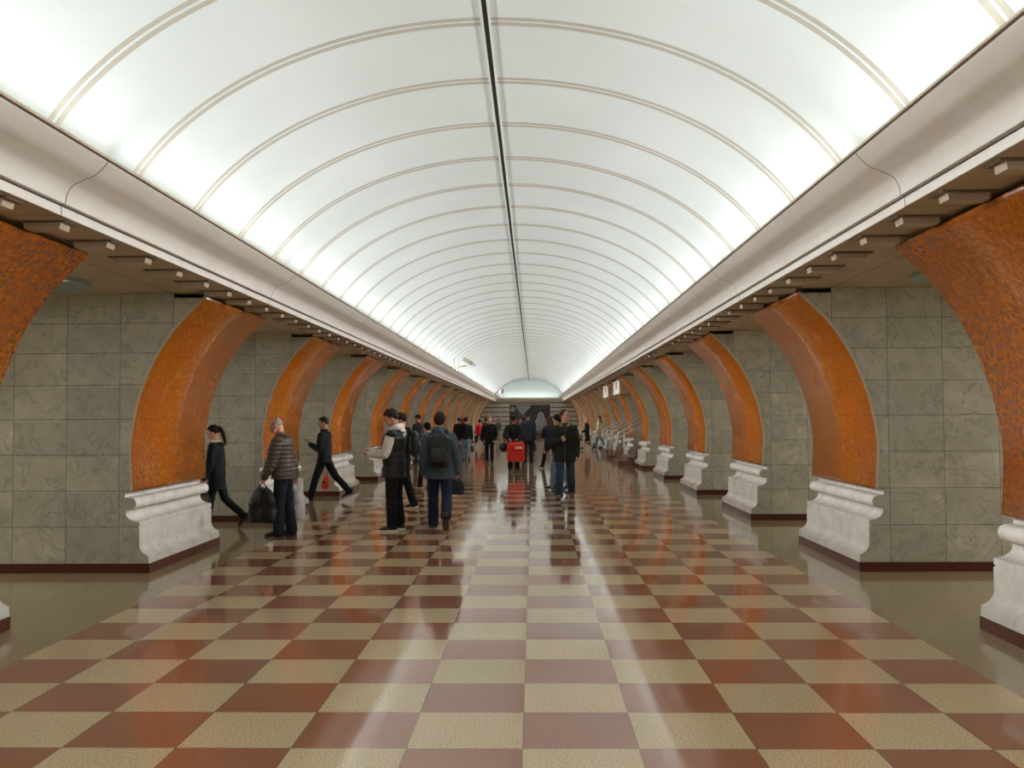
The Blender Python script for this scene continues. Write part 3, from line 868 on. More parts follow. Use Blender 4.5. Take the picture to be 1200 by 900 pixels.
def person(label, x, y, heading, H, pose, look, detail=1.0, group=None):
    """look: skin, hair=(style, colour), top=dict, legs=dict, shoes=(upper, sole)"""
    J = skeleton(H, pose); s = J['s']
    vx = .0062 * detail if detail < 1.5 else .011
    cv = .011 * detail
    female = look.get('female', False)
    W = look.get('build', 1.0)
    # ---- body: one continuous surface
    bm = bmesh.new()
    loft(bm, torso_rings(J, 0, .97 * W), 20)
    head(bm, J, female)
    curls = pose.get('curl', (18, 18)); palms = pose.get('palm', ('in', 'in'))
    info = []
    for i, arm in enumerate(J['arms']):
        side, sh, eb, wr, d1, d2 = arm
        tube(bm, [sh - V((side * .05 * s, 0, 0)), sh, sh + d1 * .1 * s, eb - d1 * .03 * s, eb + d2 * .05 * s, wr - d2 * .05 * s, wr], [.055*s, .052*s, .047*s, .040*s, .041*s, .030*s, .026*s], 14)
        n = palm_dir(J, arm, palms[i]); hand(bm, J, arm, n, curls[i]); info.append(n)
    for leg in J['legs']:
        side, hip, kp, an, f, dn = leg
        tube(bm, [hip + V((0, 0, .05 * s)), hip, hip.lerp(kp, .4), kp, kp.lerp(an, .3), kp.lerp(an, .8), an], [.07*s, .08*s, .072*s, .053*s, .053*s, .036*s, .036*s], 14)
        up = -dn
        tube(bm, [an, an + dn * .045 * s, an + dn * .055 * s + f * .08 * s, an + dn * .062 * s + f * .14 * s], [.034*s, .034*s, .03*s, .02*s], 10)
    body = obj('person', merged(bm, vx, 3), mat(look['skin'], 'skin'), None, False, (x, y, 0))
    body.rotation_euler = (0, 0, radians(heading))
    tag(body, label, 'person', group)
    # ---- trousers / skirt-bare legs
    lg = look.get('legs')
    if lg:
        bm = bmesh.new(); inf = lg.get('fit', .014); hem = lg.get('hem', 1.0)
        loft(bm, [r for r in torso_rings(J, inf * .8, W) if r[0].z < J['sp'][.2].z], 20)
        for leg in J['legs']:
            side, hip, kp, an, f, dn = leg
            end = kp.lerp(an, hem)
            k = lg.get('flare', 1.0)
            tube(bm, [hip + V((0, 0, .06 * s)), hip, hip.lerp(kp, .45), kp, kp.lerp(end, .45), kp.lerp(end, .85), end + (an - kp).normalized() * .015],
                 [(.085 + inf) * s, (.087 + inf) * s, (.077 + inf) * s, (.062 + inf) * s, (.056 + inf * 1.3) * s * k, (.050 + inf * 1.5) * s * k, (.052 + inf * 1.5) * s * k], 16)
        obj('trousers', merged(bm, cv * .9, 3, folds(.007, 10)), mat(lg['c'], lg.get('k', 'cloth')), body)
    # ---- shoes
    up_c, sole_c = look['shoes'][:2]
    for leg in J['legs']:
        b1 = bmesh.new(); b2 = bmesh.new(); shoe(b1, b2, J, leg, look['shoes'][2] if len(look['shoes']) > 2 else 0)
        so = obj('shoe', merged(b1, .006 * max(1, detail), 2), mat(up_c, 'plastic'), body)
        obj('sole', fixn(b2), mat(sole_c, 'rubber'), so, True)
        if lg is not None and look.get('socks'):
            side, hip, kp, an, f, dn = leg
            b3 = bmesh.new(); tube(b3, [an - dn * .10 * s, an - dn * .03 * s, an + dn * .01 * s], [.041*s, .041*s, .043*s], 12, False); obj('sock', fixn(b3), mat(look['socks']), body, True)
    # ---- upper garments
    for g in look['tops']:
        bm = bmesh.new(); inf = g.get('fit', .022); nm = g.get('name', 'jacket')
        if g.get('torso', True):
            loft(bm, torso_rings(J, inf, W, g.get('lo', .10), .47, g.get('flare', .02), g.get('belly', 0)), 24)
        if g.get('sleeves', True):
            e = g.get('cuff', .97); ai = g.get('arm', inf)
            for side, sh, eb, wr, d1, d2 in J['arms']:
                w2 = eb.lerp(wr, e)
                tube(bm, [sh - V((side * .07 * s, 0, .01 * s)), sh - V((side * .01 * s, 0, 0)), sh + d1 * .09 * s, eb - d1 * .04 * s, eb, eb + d2 * .05 * s, eb.lerp(w2, .75), w2],
                     [(.055 + ai) * s, (.056 + ai) * s, (.053 + ai) * s, (.046 + ai) * s, (.045 + ai) * s, (.044 + ai) * s, (.036 + ai * .9) * s, (.033 + ai * .75) * s], 16)
        elif g.get('torso', True):
            for side, sh, eb, wr, d1, d2 in J['arms']:
                tube(bm, [sh - V((side * .09 * s, 0, .01 * s)), sh - V((side * .0 * s, 0, 0))], [(.06 + inf * .6) * s, (.058 + inf * .45) * s], 16)
        if g.get('torso', True):
            nb = J['neck']; ch = g.get('collar', .05)
            nd = (J['hc'] - nb).normalized()
            cy = J['HR'] @ V((0, 0, 0))
            tube(bm, [nb - nd * .085 * s, nb - nd * .035 * s, nb + nd * .0 * s, nb + nd * ch * .7 * s], [(.135 + inf * .5) * s, (.105 + inf * .4) * s, .080 * s, .074 * s], 18, False)
        dsp = g.get('disp') or folds(.008, 9)
        o = obj(nm, merged(bm, cv, 3, dsp), mat(g['c'], g.get('k', 'cloth')), body)
        if g.get('label'): o['label'] = g['label']
        if g.get('zip'):
            pts = []
            for r in torso_rings(J, inf, W, g.get('lo', .10), .47, g.get('flare', .02)):
                pts.append(r[0] + r[2] * (r[4] + .002))
            b = bmesh.new(); tube(b, pts, .006, 6, False); obj('zip', fixn(b), mat(g['zip'], 'plastic'), o, True)
        if g.get('hood'):
            nb = J['neck']; bk = J['RT'] @ V((0, -1, 0)); rt = J['RT'] @ V((1, 0, 0))
            b = bmesh.new()
            tube(b, [nb + rt * .10 * s - bk * .03 * s + V((0, 0, .0)), nb + rt * .095 * s + bk * .05 * s + V((0, 0, .035*s)), nb + bk * .10 * s + V((0, 0, .045*s)), nb - rt * .095 * s + bk * .05 * s + V((0, 0, .035*s)), nb - rt * .10 * s - bk * .03 * s], [.028*s, .042*s, .05*s, .042*s, .028*s], 14)
            ball(b, nb + bk * .115 * s + V((0, 0, -.05 * s)), (.10*s, .055*s, .085*s), J['RT'])
            obj('hood', merged(b, cv, 3, folds(.006, 14)), mat(g['hood']), o if nm != 'x' else body)
        if g.get('fur'):
            nb = J['neck']; rt = J['RT'] @ V((1, 0, 0)); bk = J['RT'] @ V((0, -1, 0))
            b = bmesh.new()
            tube(b, [nb + rt*.03*s - bk*.09*s - V((0,0,.06*s)), nb + rt * .085 * s - bk * .05 * s, nb + rt * .09 * s + bk * .04 * s + V((0, 0, .01)), nb + bk * .085 * s + V((0, 0, .01)), nb - rt * .09 * s + bk * .04 * s + V((0, 0, .01)), nb - rt * .085 * s - bk * .05 * s, nb - rt*.03*s - bk*.09*s - V((0,0,.06*s))], .03 * s, 12)
            obj('fur_collar', merged(b, .009, 1, lambda p, n: .012 * noise.noise(p * 90)), mat(g['fur'], 'hair'), o)
    # ---- hair, cap, face
    st, hc_ = look['hair']
    if st: obj('hair', hair_mesh(J, st), mat(hc_, 'hair'), body, True)
    c, R = J['hc'], J['HR']
    def Hd(p): return c + R @ (V(p) * s)
    if look.get('cap'):
        b = bmesh.new()
        loft(b, [(Hd((0, -.012, z)), R @ V((1, 0, 0)), R @ V((0, 1, 0)), w * s, w2 * s) for z, w, w2 in ((.045, .091, .110), (.085, .090, .108), (.12, .074, .09), (.142, .04, .05), (.148, .01, .012))], 24)
        loft(b, [(Hd((0, .085, .052)), R @ V((1, 0, 0)), R @ V((0, 0, 1)), .075 * s, .008 * s), (Hd((0, .14, .046)), R @ V((1, 0, 0)), R @ V((0, 0, 1)), .07 * s, .006 * s), (Hd((0, .178, .036)), R @ V((1, 0, 0)), R @ V((0, 0, 1)), .035 * s, .004 * s)], 16)
        obj('cap', fixn(b), mat(look['cap']), body, True)
    if look.get('hat'):
        b = bmesh.new()
        loft(b, [(Hd((0, -.015, z)), R @ V((1, 0, 0)), R @ V((0, 1, 0)), w * s, w2 * s) for z, w, w2 in ((.03, .09, .11), (.05, .096, .115), (.09, .093, .112), (.13, .075, .09), (.155, .04, .05), (.16, .01, .012))], 24)
        obj('knitted_hat', fixn(b), mat(look['hat']), body, True)
    if detail < 1.6:
        for q in (-1, 1):
            b = bmesh.new(); ball(b, Hd((q * .030, .083, .004)), (.014 * s, .010 * s, .007 * s), R, 12, 8); obj('eye', fixn(b), mat('#2a211d', 'plastic'), body, True)
            b = bmesh.new(); tube(b, [Hd((q * .014, .097, .024)), Hd((q * .032, .094, .029)), Hd((q * .050, .080, .024))], .005 * s, 6); obj('eyebrow', fixn(b), mat(hc_, 'hair'), body, True)
        b = bmesh.new(); ball(b, Hd((0, .0915, -.067)), (.022 * s, .006 * s, .0045 * s), R, 12, 8); obj('mouth', fixn(b), mat('#8a4a42', 'skin'), body, True)
    if look.get('scarf'):
        b = bmesh.new(); nb = J['neck']
        ring = [nb + V((.072 * s * cos(a), .078 * s * sin(a) + .01, .015 * s + .012 * sin(3 * a))) for a in [2 * pi * i / 14 for i in range(14)]]
        tube(b, ring + [ring[0], ring[1]], .028 * s, 10); obj('scarf', merged(b, .01, 2, folds(.006, 20)), mat(look['scarf']), body)
    return body, J

def place(o, body):
    """a carried thing stays top-level: modelled in the carrier's frame, then set down in the hall"""
    vs = [v.co for v in o.data.vertices] if o.type == 'MESH' else None
    o.location = body.location; o.rotation_euler = body.rotation_euler
    return o

def bag_root(name, label, cat, body, origin):
    """Empty at the thing's own base, in the carrier's frame"""
    M4 = Matrix.Translation(body.location) @ body.rotation_euler.to_matrix().to_4x4()
    t = thing(name, label, cat, M4 @ V(origin)); t.rotation_euler = body.rotation_euler
    return t

def backpack(body, J, label, col, w=.30, h=.46, dp=.17, front=False, strapc=None, low=0.0):
    s = J['s']; lean = J['lean']; sg = 1 if front else -1
    c = J['sp'][.2] + V((0, sg * (.145 + dp / 2) * s, (.06 - low) * s))
    t = bag_root('backpack', label, 'backpack', body, c - V((0, 0, h / 2)))
    RT = J['RT'] @ rotx(-lean); o = V((0, 0, h / 2))
    def ring(z, a, b, yo=0.0): return (o + RT @ V((0, yo, z)), RT @ V((1, 0, 0)), RT @ V((0, 1, 0)), a, b)
    bm = bmesh.new()
    loft(bm, [ring(-h/2, w*.36, dp*.34), ring(-h*.46, w*.46, dp*.46), ring(-h*.25, w*.5, dp*.5), ring(h*.15, w*.49, dp*.47), ring(h*.36, w*.42, dp*.40), ring(h*.46, w*.3, dp*.3), ring(h/2, w*.16, dp*.16)], 24, 3.2)
    obj('bag_body', merged(bm, .009, 2, folds(.006, 11)), mat(col, 'nylon'), t)
    bm = bmesh.new()
    loft(bm, [ring(-h*.42, w*.30, dp*.14, sg*dp*.46), ring(-h*.3, w*.36, dp*.2, sg*dp*.5), ring(-h*.05, w*.36, dp*.18, sg*dp*.48), ring(h*.06, w*.28, dp*.08, sg*dp*.44)], 20, 3.4)
    obj('front_pocket', fixn(bm), mat(col, 'nylon'), t, True)
    bm = bmesh.new(); tube(bm, [o + RT @ V((-.05, -sg*.02, h*.46)), o + RT @ V((-.03, -sg*.02, h*.53)), o + RT @ V((.03, -sg*.02, h*.53)), o + RT @ V((.05, -sg*.02, h*.46))], .009, 8); obj('top_handle', fixn(bm), mat(strapc or col), t, True)
    bm = bmesh.new(); tube(bm, [o + RT @ V((w*.5*cos(a), sg*dp*.16, h*.12 + h*.3*sin(a))) for a in [pi * i / 12 for i in range(13)]], .005, 6); obj('zip', fixn(bm), mat('#3a3d40', 'plastic'), t, True)
    base = c - V((0, 0, h / 2))
    for q in (-1, 1):
        up = J['sp'][.47] - base
        bm = bmesh.new()
        p = [o + RT @ V((q * .09, -sg * dp * .4, h * .34)), up + J['RT'] @ V((q * .105, sg * .11, .07)) * s, up + J['RT'] @ V((q * .115, 0, .088)) * s, up + J['RT'] @ V((q * .12, -sg * .13, -.01)) * s,
             up + J['RT'] @ V((q * .13, -sg * .165, -.15)) * s, up + J['RT'] @ V((q * .175, -sg * .06, -.30)) * s, o + RT @ V((q * w * .42, -sg * dp * .35, -h * .36))]
        tube(bm, [V(a) for a in [V((b[0], b[1])).to_3d() if len(b) == 2 else b for b in p]], .019, 10, True, 0, .45); obj('shoulder_strap', fixn(bm), mat(strapc or col), t, True)
    return t

def soft_bag(body, J, i, palm, label, cat, name, col, w, h, dp, kind='nylon', patch=None, drop=.0, splay=None, hang=.12):
    """a bag hanging from a closed hand"""
    g = grip(J, J['arms'][i], palm_dir(J, J['arms'][i], palm))
    top = g - V((0, 0, .02)); base = top - V((0, 0, hang + h))
    t = bag_root(name, label, cat, body, base)
    z1 = h; rz = Matrix.Identity(3) if splay is None else rotz(radians(splay))
    X, Y = rz @ V((1, 0, 0)), rz @ V((0, 1, 0))
    bm = bmesh.new()
    loft(bm, [(V((0, 0, 0)), X, Y, w*.36, dp*.34), (V((0, 0, .02)), X, Y, w*.46, dp*.46), (V((0, 0, z1*.3)), X, Y, w*.5, dp*.5), (V((0, 0, z1*.65)), X, Y, w*.43, dp*.42), (V((0, 0, z1*.9)), X, Y, w*.30, dp*.28), (V((0, 0, z1)), X, Y, w*.2, dp*.18)], 24, 2.6)
    obj('bag_body', merged(bm, .009, 2, folds(.016, 9)), mat(col, kind), t)
    for q in (-1, 1):
        bm = bmesh.new(); tube(bm, [X * w * .16 + Y * q * dp * .12 + V((0, 0, z1 * .95)), X * .05 + V((0, 0, z1 + hang * .6)), V((0, 0, z1 + hang + .015)), X * -.05 + V((0, 0, z1 + hang * .6)), X * -w * .16 + Y * q * dp * .12 + V((0, 0, z1 * .95))], .009, 8)
        obj('handle', fixn(bm), mat(col, kind), t, True)
    if patch:
        for (pc, px0, px1, pz0, pz1) in patch:
            bm = bmesh.new(); n = 8
            for sy in (-1, 1):
                prev = None
                for k in range(n + 1):
                    xx = px0 + (px1 - px0) * k / n
                    yy = sy * (dp * .5 * sqrt(max(.05, 1 - abs(xx / (w * .5)) ** 2.6)) + .012)
                    a = bm.verts.new(X * xx + Y * yy + V((0, 0, pz0))); b = bm.verts.new(X * xx + Y * yy + V((0, 0, pz1)))
                    if prev: bm.faces.new((prev[0], a, b, prev[1]))
                    prev = (a, b)
            bmesh.ops.solidify(bm, geom=bm.faces[:], thickness=.003)
            obj('printed_label', bm, mat(pc, 'plastic'), t)
    return t

def phone(body, J, i, palm, label, col='#15161a', back=False):
    arm = J['arms'][i]; n = palm_dir(J, arm, palm); d = arm[5]; n = (n - d * n.dot(d)).normalized()
    p = grip(J, arm, n, .105, .030)
    t = bag_root('smartphone', label, 'phone', body, p)
    a = d.cross(n)
    Rm = Matrix((a, d, n)).transposed()
    bm = bmesh.new(); add_box(bm, (-.036, -.075, -.005), (.036, .075, .005), bev=.004)
    for v in bm.verts: v.co = Rm @ v.co
    obj('phone_case', fixn(bm), mat(col, 'plastic'), t)
    bm = bmesh.new(); add_box(bm, (-.032, -.069, .005), (.032, .069, .0062))
    for v in bm.verts: v.co = Rm @ v.co
    obj('screen', fixn(bm), mat('#20242c', 'plastic'), t)
    return t

BLK = '#16171a'; SK = '#cd987e'; SK2 = '#c08a73'
walkA = dict(LL=(24, 6, 4, 5), RL=(-16, 22, -28, 5))      # left leg ahead, right leg pushing off
walkB = dict(RL=(24, 6, 4, 5), LL=(-16, 22, -28, 5))

# woman walking into the first passage
po = dict(LL=(10, 2, 0, 4), RL=(-14, 34, -52, 3), head=22, lean=3, L=(8, 5, 14, 0), R=(-6, 6, 10, 0), curl=(45, 20))
b, J = person('woman in black coat with ponytail and pale scarf stepping into the passage', -4.95, 14.75, 92, 1.62, po,
    dict(skin=SK, hair=('tail', '#1d1512'), female=True, build=.92, scarf='#cdbfae', legs=dict(c='#14151a', fit=.006), shoes=(BLK, BLK),
         tops=[dict(c='#121317', lo=.27, fit=.03, flare=.06, name='coat', collar=.02)]), .95)
soft_bag(b, J, 0, 'in', 'grey panelled black tote held by the ponytailed woman', 'bag', 'tote_bag', '#1b1c20', .30, .42, .10, patch=[('#7d7873', -.10, .04, .0, .36)], splay=90, hang=.10)

# bald man in quilted jacket with two bags
po = dict(LL=(4, 4, 0, 8), RL=(-4, 4, 0, 8), head=40, lean=6, yaw=12, L=(14, 6, 10, 0), R=(-17, 9, 6, 0), curl=(75, 75))
b, J = person('balding man in brown quilted jacket looking down, carrying two bags', -3.66, 13.83, 86, 1.74, po,
    dict(skin='#c8937e', hair=('bald', '#8d857e'), build=1.06, legs=dict(c='#1c222c', fit=.022, k='denim'), shoes=('#1e2226', '#26282b'),
         tops=[dict(c='#453a30', k='nylon', lo=.10, fit=.045, arm=.038, name='quilted_jacket', belly=.05, collar=.07, disp=quilt(.014, .062))]), .95)
soft_bag(b, J, 0, 'in', 'bulging black plastic bag in the balding man\'s near hand', 'bag', 'carrier_bag', '#12141b', .46, .50, .24, splay=78, hang=.06)
soft_bag(b, J, 1, 'in', 'white plastic bag with red label behind the balding man\'s legs', 'bag', 'carrier_bag', '#d8d8d8', .34, .46, .2, patch=[('#c22f2a', -.1, .07, .12, .165), ('#e9e9e9', -.08, .05, .135, .15), ('#8b8d92', -.09, .06, .24, .27)], splay=60, hang=.10)

# man walking left with phone and orange bag
po = dict(LL=(20, 4, 2, 4), RL=(-28, 16, -22, 6), head=16, yaw=14, L=(8, 4, 104, 22), R=(-4, 8, 16, 0), curl=(42, 70), palm=('up', 'in'))
b, J = person('man in black jacket striding along and reading his phone', -4.33, 19.57, 84, 1.78, po,
    dict(skin='#b98470', hair=('crop', '#241a15'), legs=dict(c='#131418', fit=.012), shoes=('#17181b', '#4b4d50'),
         tops=[dict(c='#17181c', lo=.12, fit=.024, name='jacket', collar=.07)]), 1.0)
phone(b, J, 0, 'up', 'dark smartphone in the hand of the striding man')
soft_bag(b, J, 1, 'in', 'small orange-red plastic bag swinging behind the striding man', 'bag', 'carrier_bag', '#e0472a', .20, .27, .1, kind='plastic', patch=[('#2b2d38', -.03, .03, .12, .18)], splay=80, hang=.22)

# young man, white hoodie, black vest
po = dict(LL=(1, 3, 0, 10), RL=(-3, 3, 0, 10), head=34, lean=-2, yaw=6, L=(16, 8, 74, 14), R=(18, 8, 72, 28), curl=(38, 34), palm=('up', 'up'))
b, J = person('young man in white hoodie and black padded vest standing over his phone', -2.13, 14.42, 84, 1.84, po,
    dict(skin='#d09b84', hair=('short', '#33241b'), legs=dict(c='#15161a', fit=.020, k='denim', hem=.9), socks='#c9c9c9', shoes=('#1b1c1f', '#e6e4de'),
         tops=[dict(c='#dcd9d4', fit=.018, arm=.026, name='hoodie', lo=.06, hood='#e3e1dc', collar=.06),
               dict(c='#141519', k='nylon', sleeves=False, lo=.17, fit=.052, flare=.05, name='padded_vest', collar=.035, disp=quilt(.010, .11))]), .95)
phone(b, J, 0, 'up', 'white-backed smartphone held by the young man in white hoodie', '#d9d9dc')

# man hidden behind him, holding papers, with backpack
po = dict(LL=(6, 2, 0, 6), RL=(-8, 10, -6, 6), head=24, L=(20, 6, 62, 8), R=(22, 6, 62, 16), curl=(40, 40), palm=('up', 'up'))
b, J = person('man in black half hidden behind the white hoodie, reading papers', -2.46, 17.77, 88, 1.80, po,
    dict(skin=SK, hair=('short', '#1f1714'), legs=dict(c='#17181c', fit=.016), shoes=('#1c1c1f', '#dedbd4'),
         tops=[dict(c='#15171b', lo=.12, fit=.026, name='jacket')]), 1.1)
backpack(b, J, 'black backpack on the man behind the white hoodie', '#17191d')
g = grip(J, J['arms'][0], palm_dir(J, J['arms'][0], 'up'), .13, .03)
t = bag_root('paper_sheet', 'white folded papers held beside the white hoodie', 'papers', b, g)
bm = bmesh.new(); add_box(bm, (-.11, -.10, -.004), (.11, .16, .0)); add_box(bm, (-.105, -.09, .001), (.115, .17, .005)); R0 = rotx(radians(12))
for v in bm.verts: v.co = R0 @ v.co + V((0, 0, .004))
obj('sheets', fixn(bm), mat('#e4e3df', 'plastic'), t)

# man with cap standing by a pylon, back half turned
po = dict(LL=(2, 2, 0, 6), RL=(-3, 3, 0, 6), head=6, yaw=40, L=(2, 7, 8, 0), R=(2, 7, 8, 0))
person('man in black cap and jacket standing beside the left pylons', -4.30, 35.3, 55, 1.82, po,
    dict(skin='#b07c66', hair=('crop', '#241a16'), cap='#17171a', legs=dict(c='#15161a', fit=.014), shoes=(BLK, BLK), tops=[dict(c='#1f1b1c', lo=.12, fit=.024)]), 1.5)

# woman with patterned jacket, partly behind the backpack man
po = dict(RL=(6, 3, 0, 4), LL=(16, 8, 0, 4), head=8, L=(-4, 24, 30, 0), R=(6, 8, 20, 0))
person('dark-haired person in blue-black puffy jacket beside the backpack wearer', -2.57, 22.9, 40, 1.58, po,
    dict(skin=SK, hair=('thick', '#121013'), female=True, build=.95, legs=dict(c='#15161a', fit=.01), shoes=(BLK, '#cfcfcf'), tops=[dict(c='#2b3038', k='nylon', lo=.12, fit=.04, arm=.035, disp=quilt(.012, .075))]), 1.3)

# man walking away with backpack
po = dict(LL=(14, 4, 2, 6), RL=(-14, 40, -72, 4), head=2, lean=2, L=(2, 10, 12, 0), R=(-6, 12, 26, 0), curl=(40, 70))
b, J = person('man in blue-grey hooded jacket and navy trousers walking away', -1.44, 14.56, 2, 1.80, po,
    dict(skin=SK, hair=('short', '#2d211b'), build=1.04, legs=dict(c='#1c2640', fit=.020), shoes=('#33302c', '#3f3b36'),
         tops=[dict(c='#46535f', lo=.17, fit=.040, arm=.032, flare=.06, name='hooded_jacket', hood='#4b5966')]), .95)
backpack(b, J, 'black backpack worn over the blue-grey hooded jacket', '#1d1f22', .34, .52, .19)
soft_bag(b, J, 1, 'in', 'limp navy cloth bag in the hand of the backpack wearer', 'bag', 'cloth_bag', '#262d38', .26, .22, .14, kind='cloth', splay=20, hang=.03)

# distant group on the left
po = dict(head=4, **walkA)
person('person in long dark coat, farthest left of the distant group', -3.62, 46.2, 10, 1.74, po,
    dict(skin=SK, hair=('short', '#1c1614'), legs=dict(c='#8f877f', fit=.012), shoes=(BLK, BLK), tops=[dict(c='#17171b', lo=.34, fit=.04, flare=.08, name='coat')]), 2.0)
po = dict(LL=(12, 4, 2, 6), RL=(-10, 10, -14, 6), head=2, curl=(20, 70), R=(0, 8, 8, 0))
b, J = person('man in dark jacket and pale blue jeans walking away', -2.72, 38.2, 4, 1.72, po,
    dict(skin=SK, hair=('short', '#1b1513'), legs=dict(c='#7e92a8', fit=.016, k='denim'), shoes=('#22242a', '#22242a'), tops=[dict(c='#171b22', lo=.08, fit=.03)]), 1.6)
soft_bag(b, J, 1, 'in', 'black bag low in the hand of the pale-jeans man', 'bag', 'carrier_bag', '#131418', .26, .26, .12, splay=40, hang=.16)
person('auburn-haired person in black seen just behind the pale-jeans man', -3.8, 51.1, 0, 1.70, dict(**walkB),
    dict(skin=SK, hair=('long', '#5e3b26'), female=True, legs=dict(c='#17181c'), shoes=(BLK, BLK), tops=[dict(c='#1a1b1f', lo=.2, fit=.026)]), 2.0)
po = dict(LL=(22, 6, 2, 5), RL=(-18, 26, -30, 5), L=(6, 8, 40, 20), R=(-8, 8, 14, 0))
b, J = person('person in red jacket with dark shorts and white shoes', -3.12, 54.6, 40, 1.64, po,
    dict(skin=SK, hair=('short', '#181312'), legs=dict(c='#17181d', hem=.35, fit=.012), shoes=('#dddddd', '#eeeeee'), tops=[dict(c='#c01d2e', lo=.12, fit=.03)]), 2.0)
soft_bag(b, J, 0, 'in', 'small black shoulder bag against the red jacket', 'bag', 'handbag', '#101013', .24, .22, .1, splay=60, hang=.05)
person('person in navy jacket and dark blue hat far behind the orange scarf', -3.05, 60.7, 8, 1.70, dict(**walkA),
    dict(skin=SK, hair=('short', '#1b1a22'), hat='#1d2745', legs=dict(c='#15161a'), shoes=(BLK, BLK), tops=[dict(c='#1b2438', lo=.14, fit=.03)]), 2.0)
# black coat with orange scarf, coming closer
po = dict(LL=(10, 4, 4, 8), RL=(-6, 8, -4, 8), head=4, L=(-6, 14, 34, 34), R=(-6, 14, 34, 34), curl=(40, 40))
person('fair-haired person in black coat with orange scarf, hands in pockets', -1.68, 36.0, 176, 1.76, po,
    dict(skin='#cc9a84', hair=('thick', '#a78a66'), scarf='#b5572a', legs=dict(c='#131317', fit=.012), shoes=('#3b2721', '#2a1d19'), tops=[dict(c='#121216', lo=.24, fit=.038, flare=.05, name='coat', collar=.02)]), 1.5)
person('tiny distant person in grey and white near the end wall bench', -2.75, 74.8, 150, 1.62, dict(head=20),
    dict(skin=SK, hair=('short', '#1a1614'), legs=dict(c='#9b9b99'), shoes=('#333333', '#333333'), tops=[dict(c='#6b6f74', lo=.1, fit=.026)]), 2.0)

# courier with red box bag held in front
po = dict(LL=(14, 16, 4, 8), RL=(-8, 12, -14, 8), head=22, lean=4, L=(18, 16, 52, 34), R=(18, 16, 52, 34), curl=(62, 62), palm=('down', 'down'))
b, J = person('man in black cap and jacket carrying a big red bag in front', -.63, 29.95, 180, 1.76, po,
    dict(skin='#c78f7a', hair=('crop', '#241b17'), cap='#1b1b1f', legs=dict(c='#15151a', fit=.018), shoes=(BLK, '#2b2b2e'), tops=[dict(c='#1a1d20', lo=.13, fit=.034, name='jacket', zip='#4a4c50')]), 1.3)
t = bag_root('delivery_bag', 'big red square delivery bag with white print held by the capped man', 'bag', b, (-.08, .44, .34))
bm = bmesh.new(); add_box(bm, (-.26, -.17, 0), (.26, .17, .60), bev=.05); obj('bag_body', merged(bm, .012, 2, folds(.010, 7)), mat('#cf2a1c', 'nylon'), t)
bm = bmesh.new(); add_box(bm, (-.22, .165, .04), (.22, .215, .30), bev=.02); obj('front_pocket', merged(bm, .012, 2, folds(.006, 8)), mat('#c7281b', 'nylon'), t)
bm = bmesh.new(); add_box(bm, (-.245, .16, .36), (.245, .20, .56), bev=.016); obj('top_flap', merged(bm, .012, 2, folds(.006, 8)), mat('#d32d1e', 'nylon'), t)
bm = bmesh.new()
for i, (xa, xb) in enumerate(((-.20, -.165), (-.155, -.12), (-.11, -.075), (-.065, -.03), (-.02, .012))): add_box(bm, (xa, .205, .40), (xb, .2115, .465 + .012 * (i % 2)))
obj('white_print', fixn(bm), mat('#efe9e4', 'plastic'), t)
bm = bmesh.new()
for q in (-1, 1): tube(bm, [V((q * .27, .02, .08)), V((q * .30, .04, .25)), V((q * .29, .02, .5))], .02, 8, True, 0, .5)
tube(bm, [V((-.09, 0, .59)), V((-.06, 0, .66)), V((.06, 0, .66)), V((.09, 0, .59))], .014, 8)
obj('strap', fixn(bm), mat('#8f1d14'), t, True)
t = bag_root('duffel_bag', 'black duffel bag at the hip of the capped courier', 'bag', b, (.30, .02, .62))
bm = bmesh.new(); tube(bm, [V((0, -.18, .16)), V((0, .18, .16))], .15, 18); obj('bag_body', merged(bm, .012, 2, folds(.014, 9)), mat('#141519', 'nylon'), t)
bm = bmesh.new(); tube(bm, [V((0, -.15, .28)), V((-.10, -.10, .60)), V((-.14, 0, .84)), V((-.10, .10, .60)), V((0, .15, .28))], .014, 8); obj('strap', fixn(bm), mat('#202125'), t, True)

person('person in dark jacket with orange hood behind the capped courier', -.87, 45.8, 178, 1.72, dict(**walkA),
    dict(skin='#b07a64', hair=('short', '#2b211c'), cap='#2c3138', legs=dict(c='#17181c'), shoes=(BLK, BLK), tops=[dict(c='#3a2e2c', lo=.12, fit=.03, hood='#c4492a')]), 2.0)
person('grey-haired man in dark coat between the courier and the navy suit', -.60, 43.7, 174, 1.66, dict(**walkB),
    dict(skin='#c08674', hair=('bald', '#9a948e'), legs=dict(c='#1a1b20'), shoes=(BLK, BLK), tops=[dict(c='#20242c', lo=.16, fit=.032)]), 2.0)

# tall man in a navy suit from behind
po = dict(LL=(8, 3, 0, 8), RL=(-6, 5, -4, 8), head=4, L=(0, 6, 8, 0), R=(0, 8, 6, 0), curl=(30, 74))
b, J = person('tall man in navy suit seen from behind, bag in right hand', -.21, 35.2, -2, 1.90, po,
    dict(skin=SK2, hair=('crop', '#3a2c22'), legs=dict(c='#1b212e', fit=.018), shoes=(BLK, BLK), tops=[dict(c='#2b3340', lo=.17, fit=.032, name='suit_jacket', collar=.03)]), 1.5)
soft_bag(b, J, 1, 'in', 'black briefcase-like bag carried by the man in navy suit', 'bag', 'handbag', '#14161b', .42, .30, .14, splay=80, hang=.06)

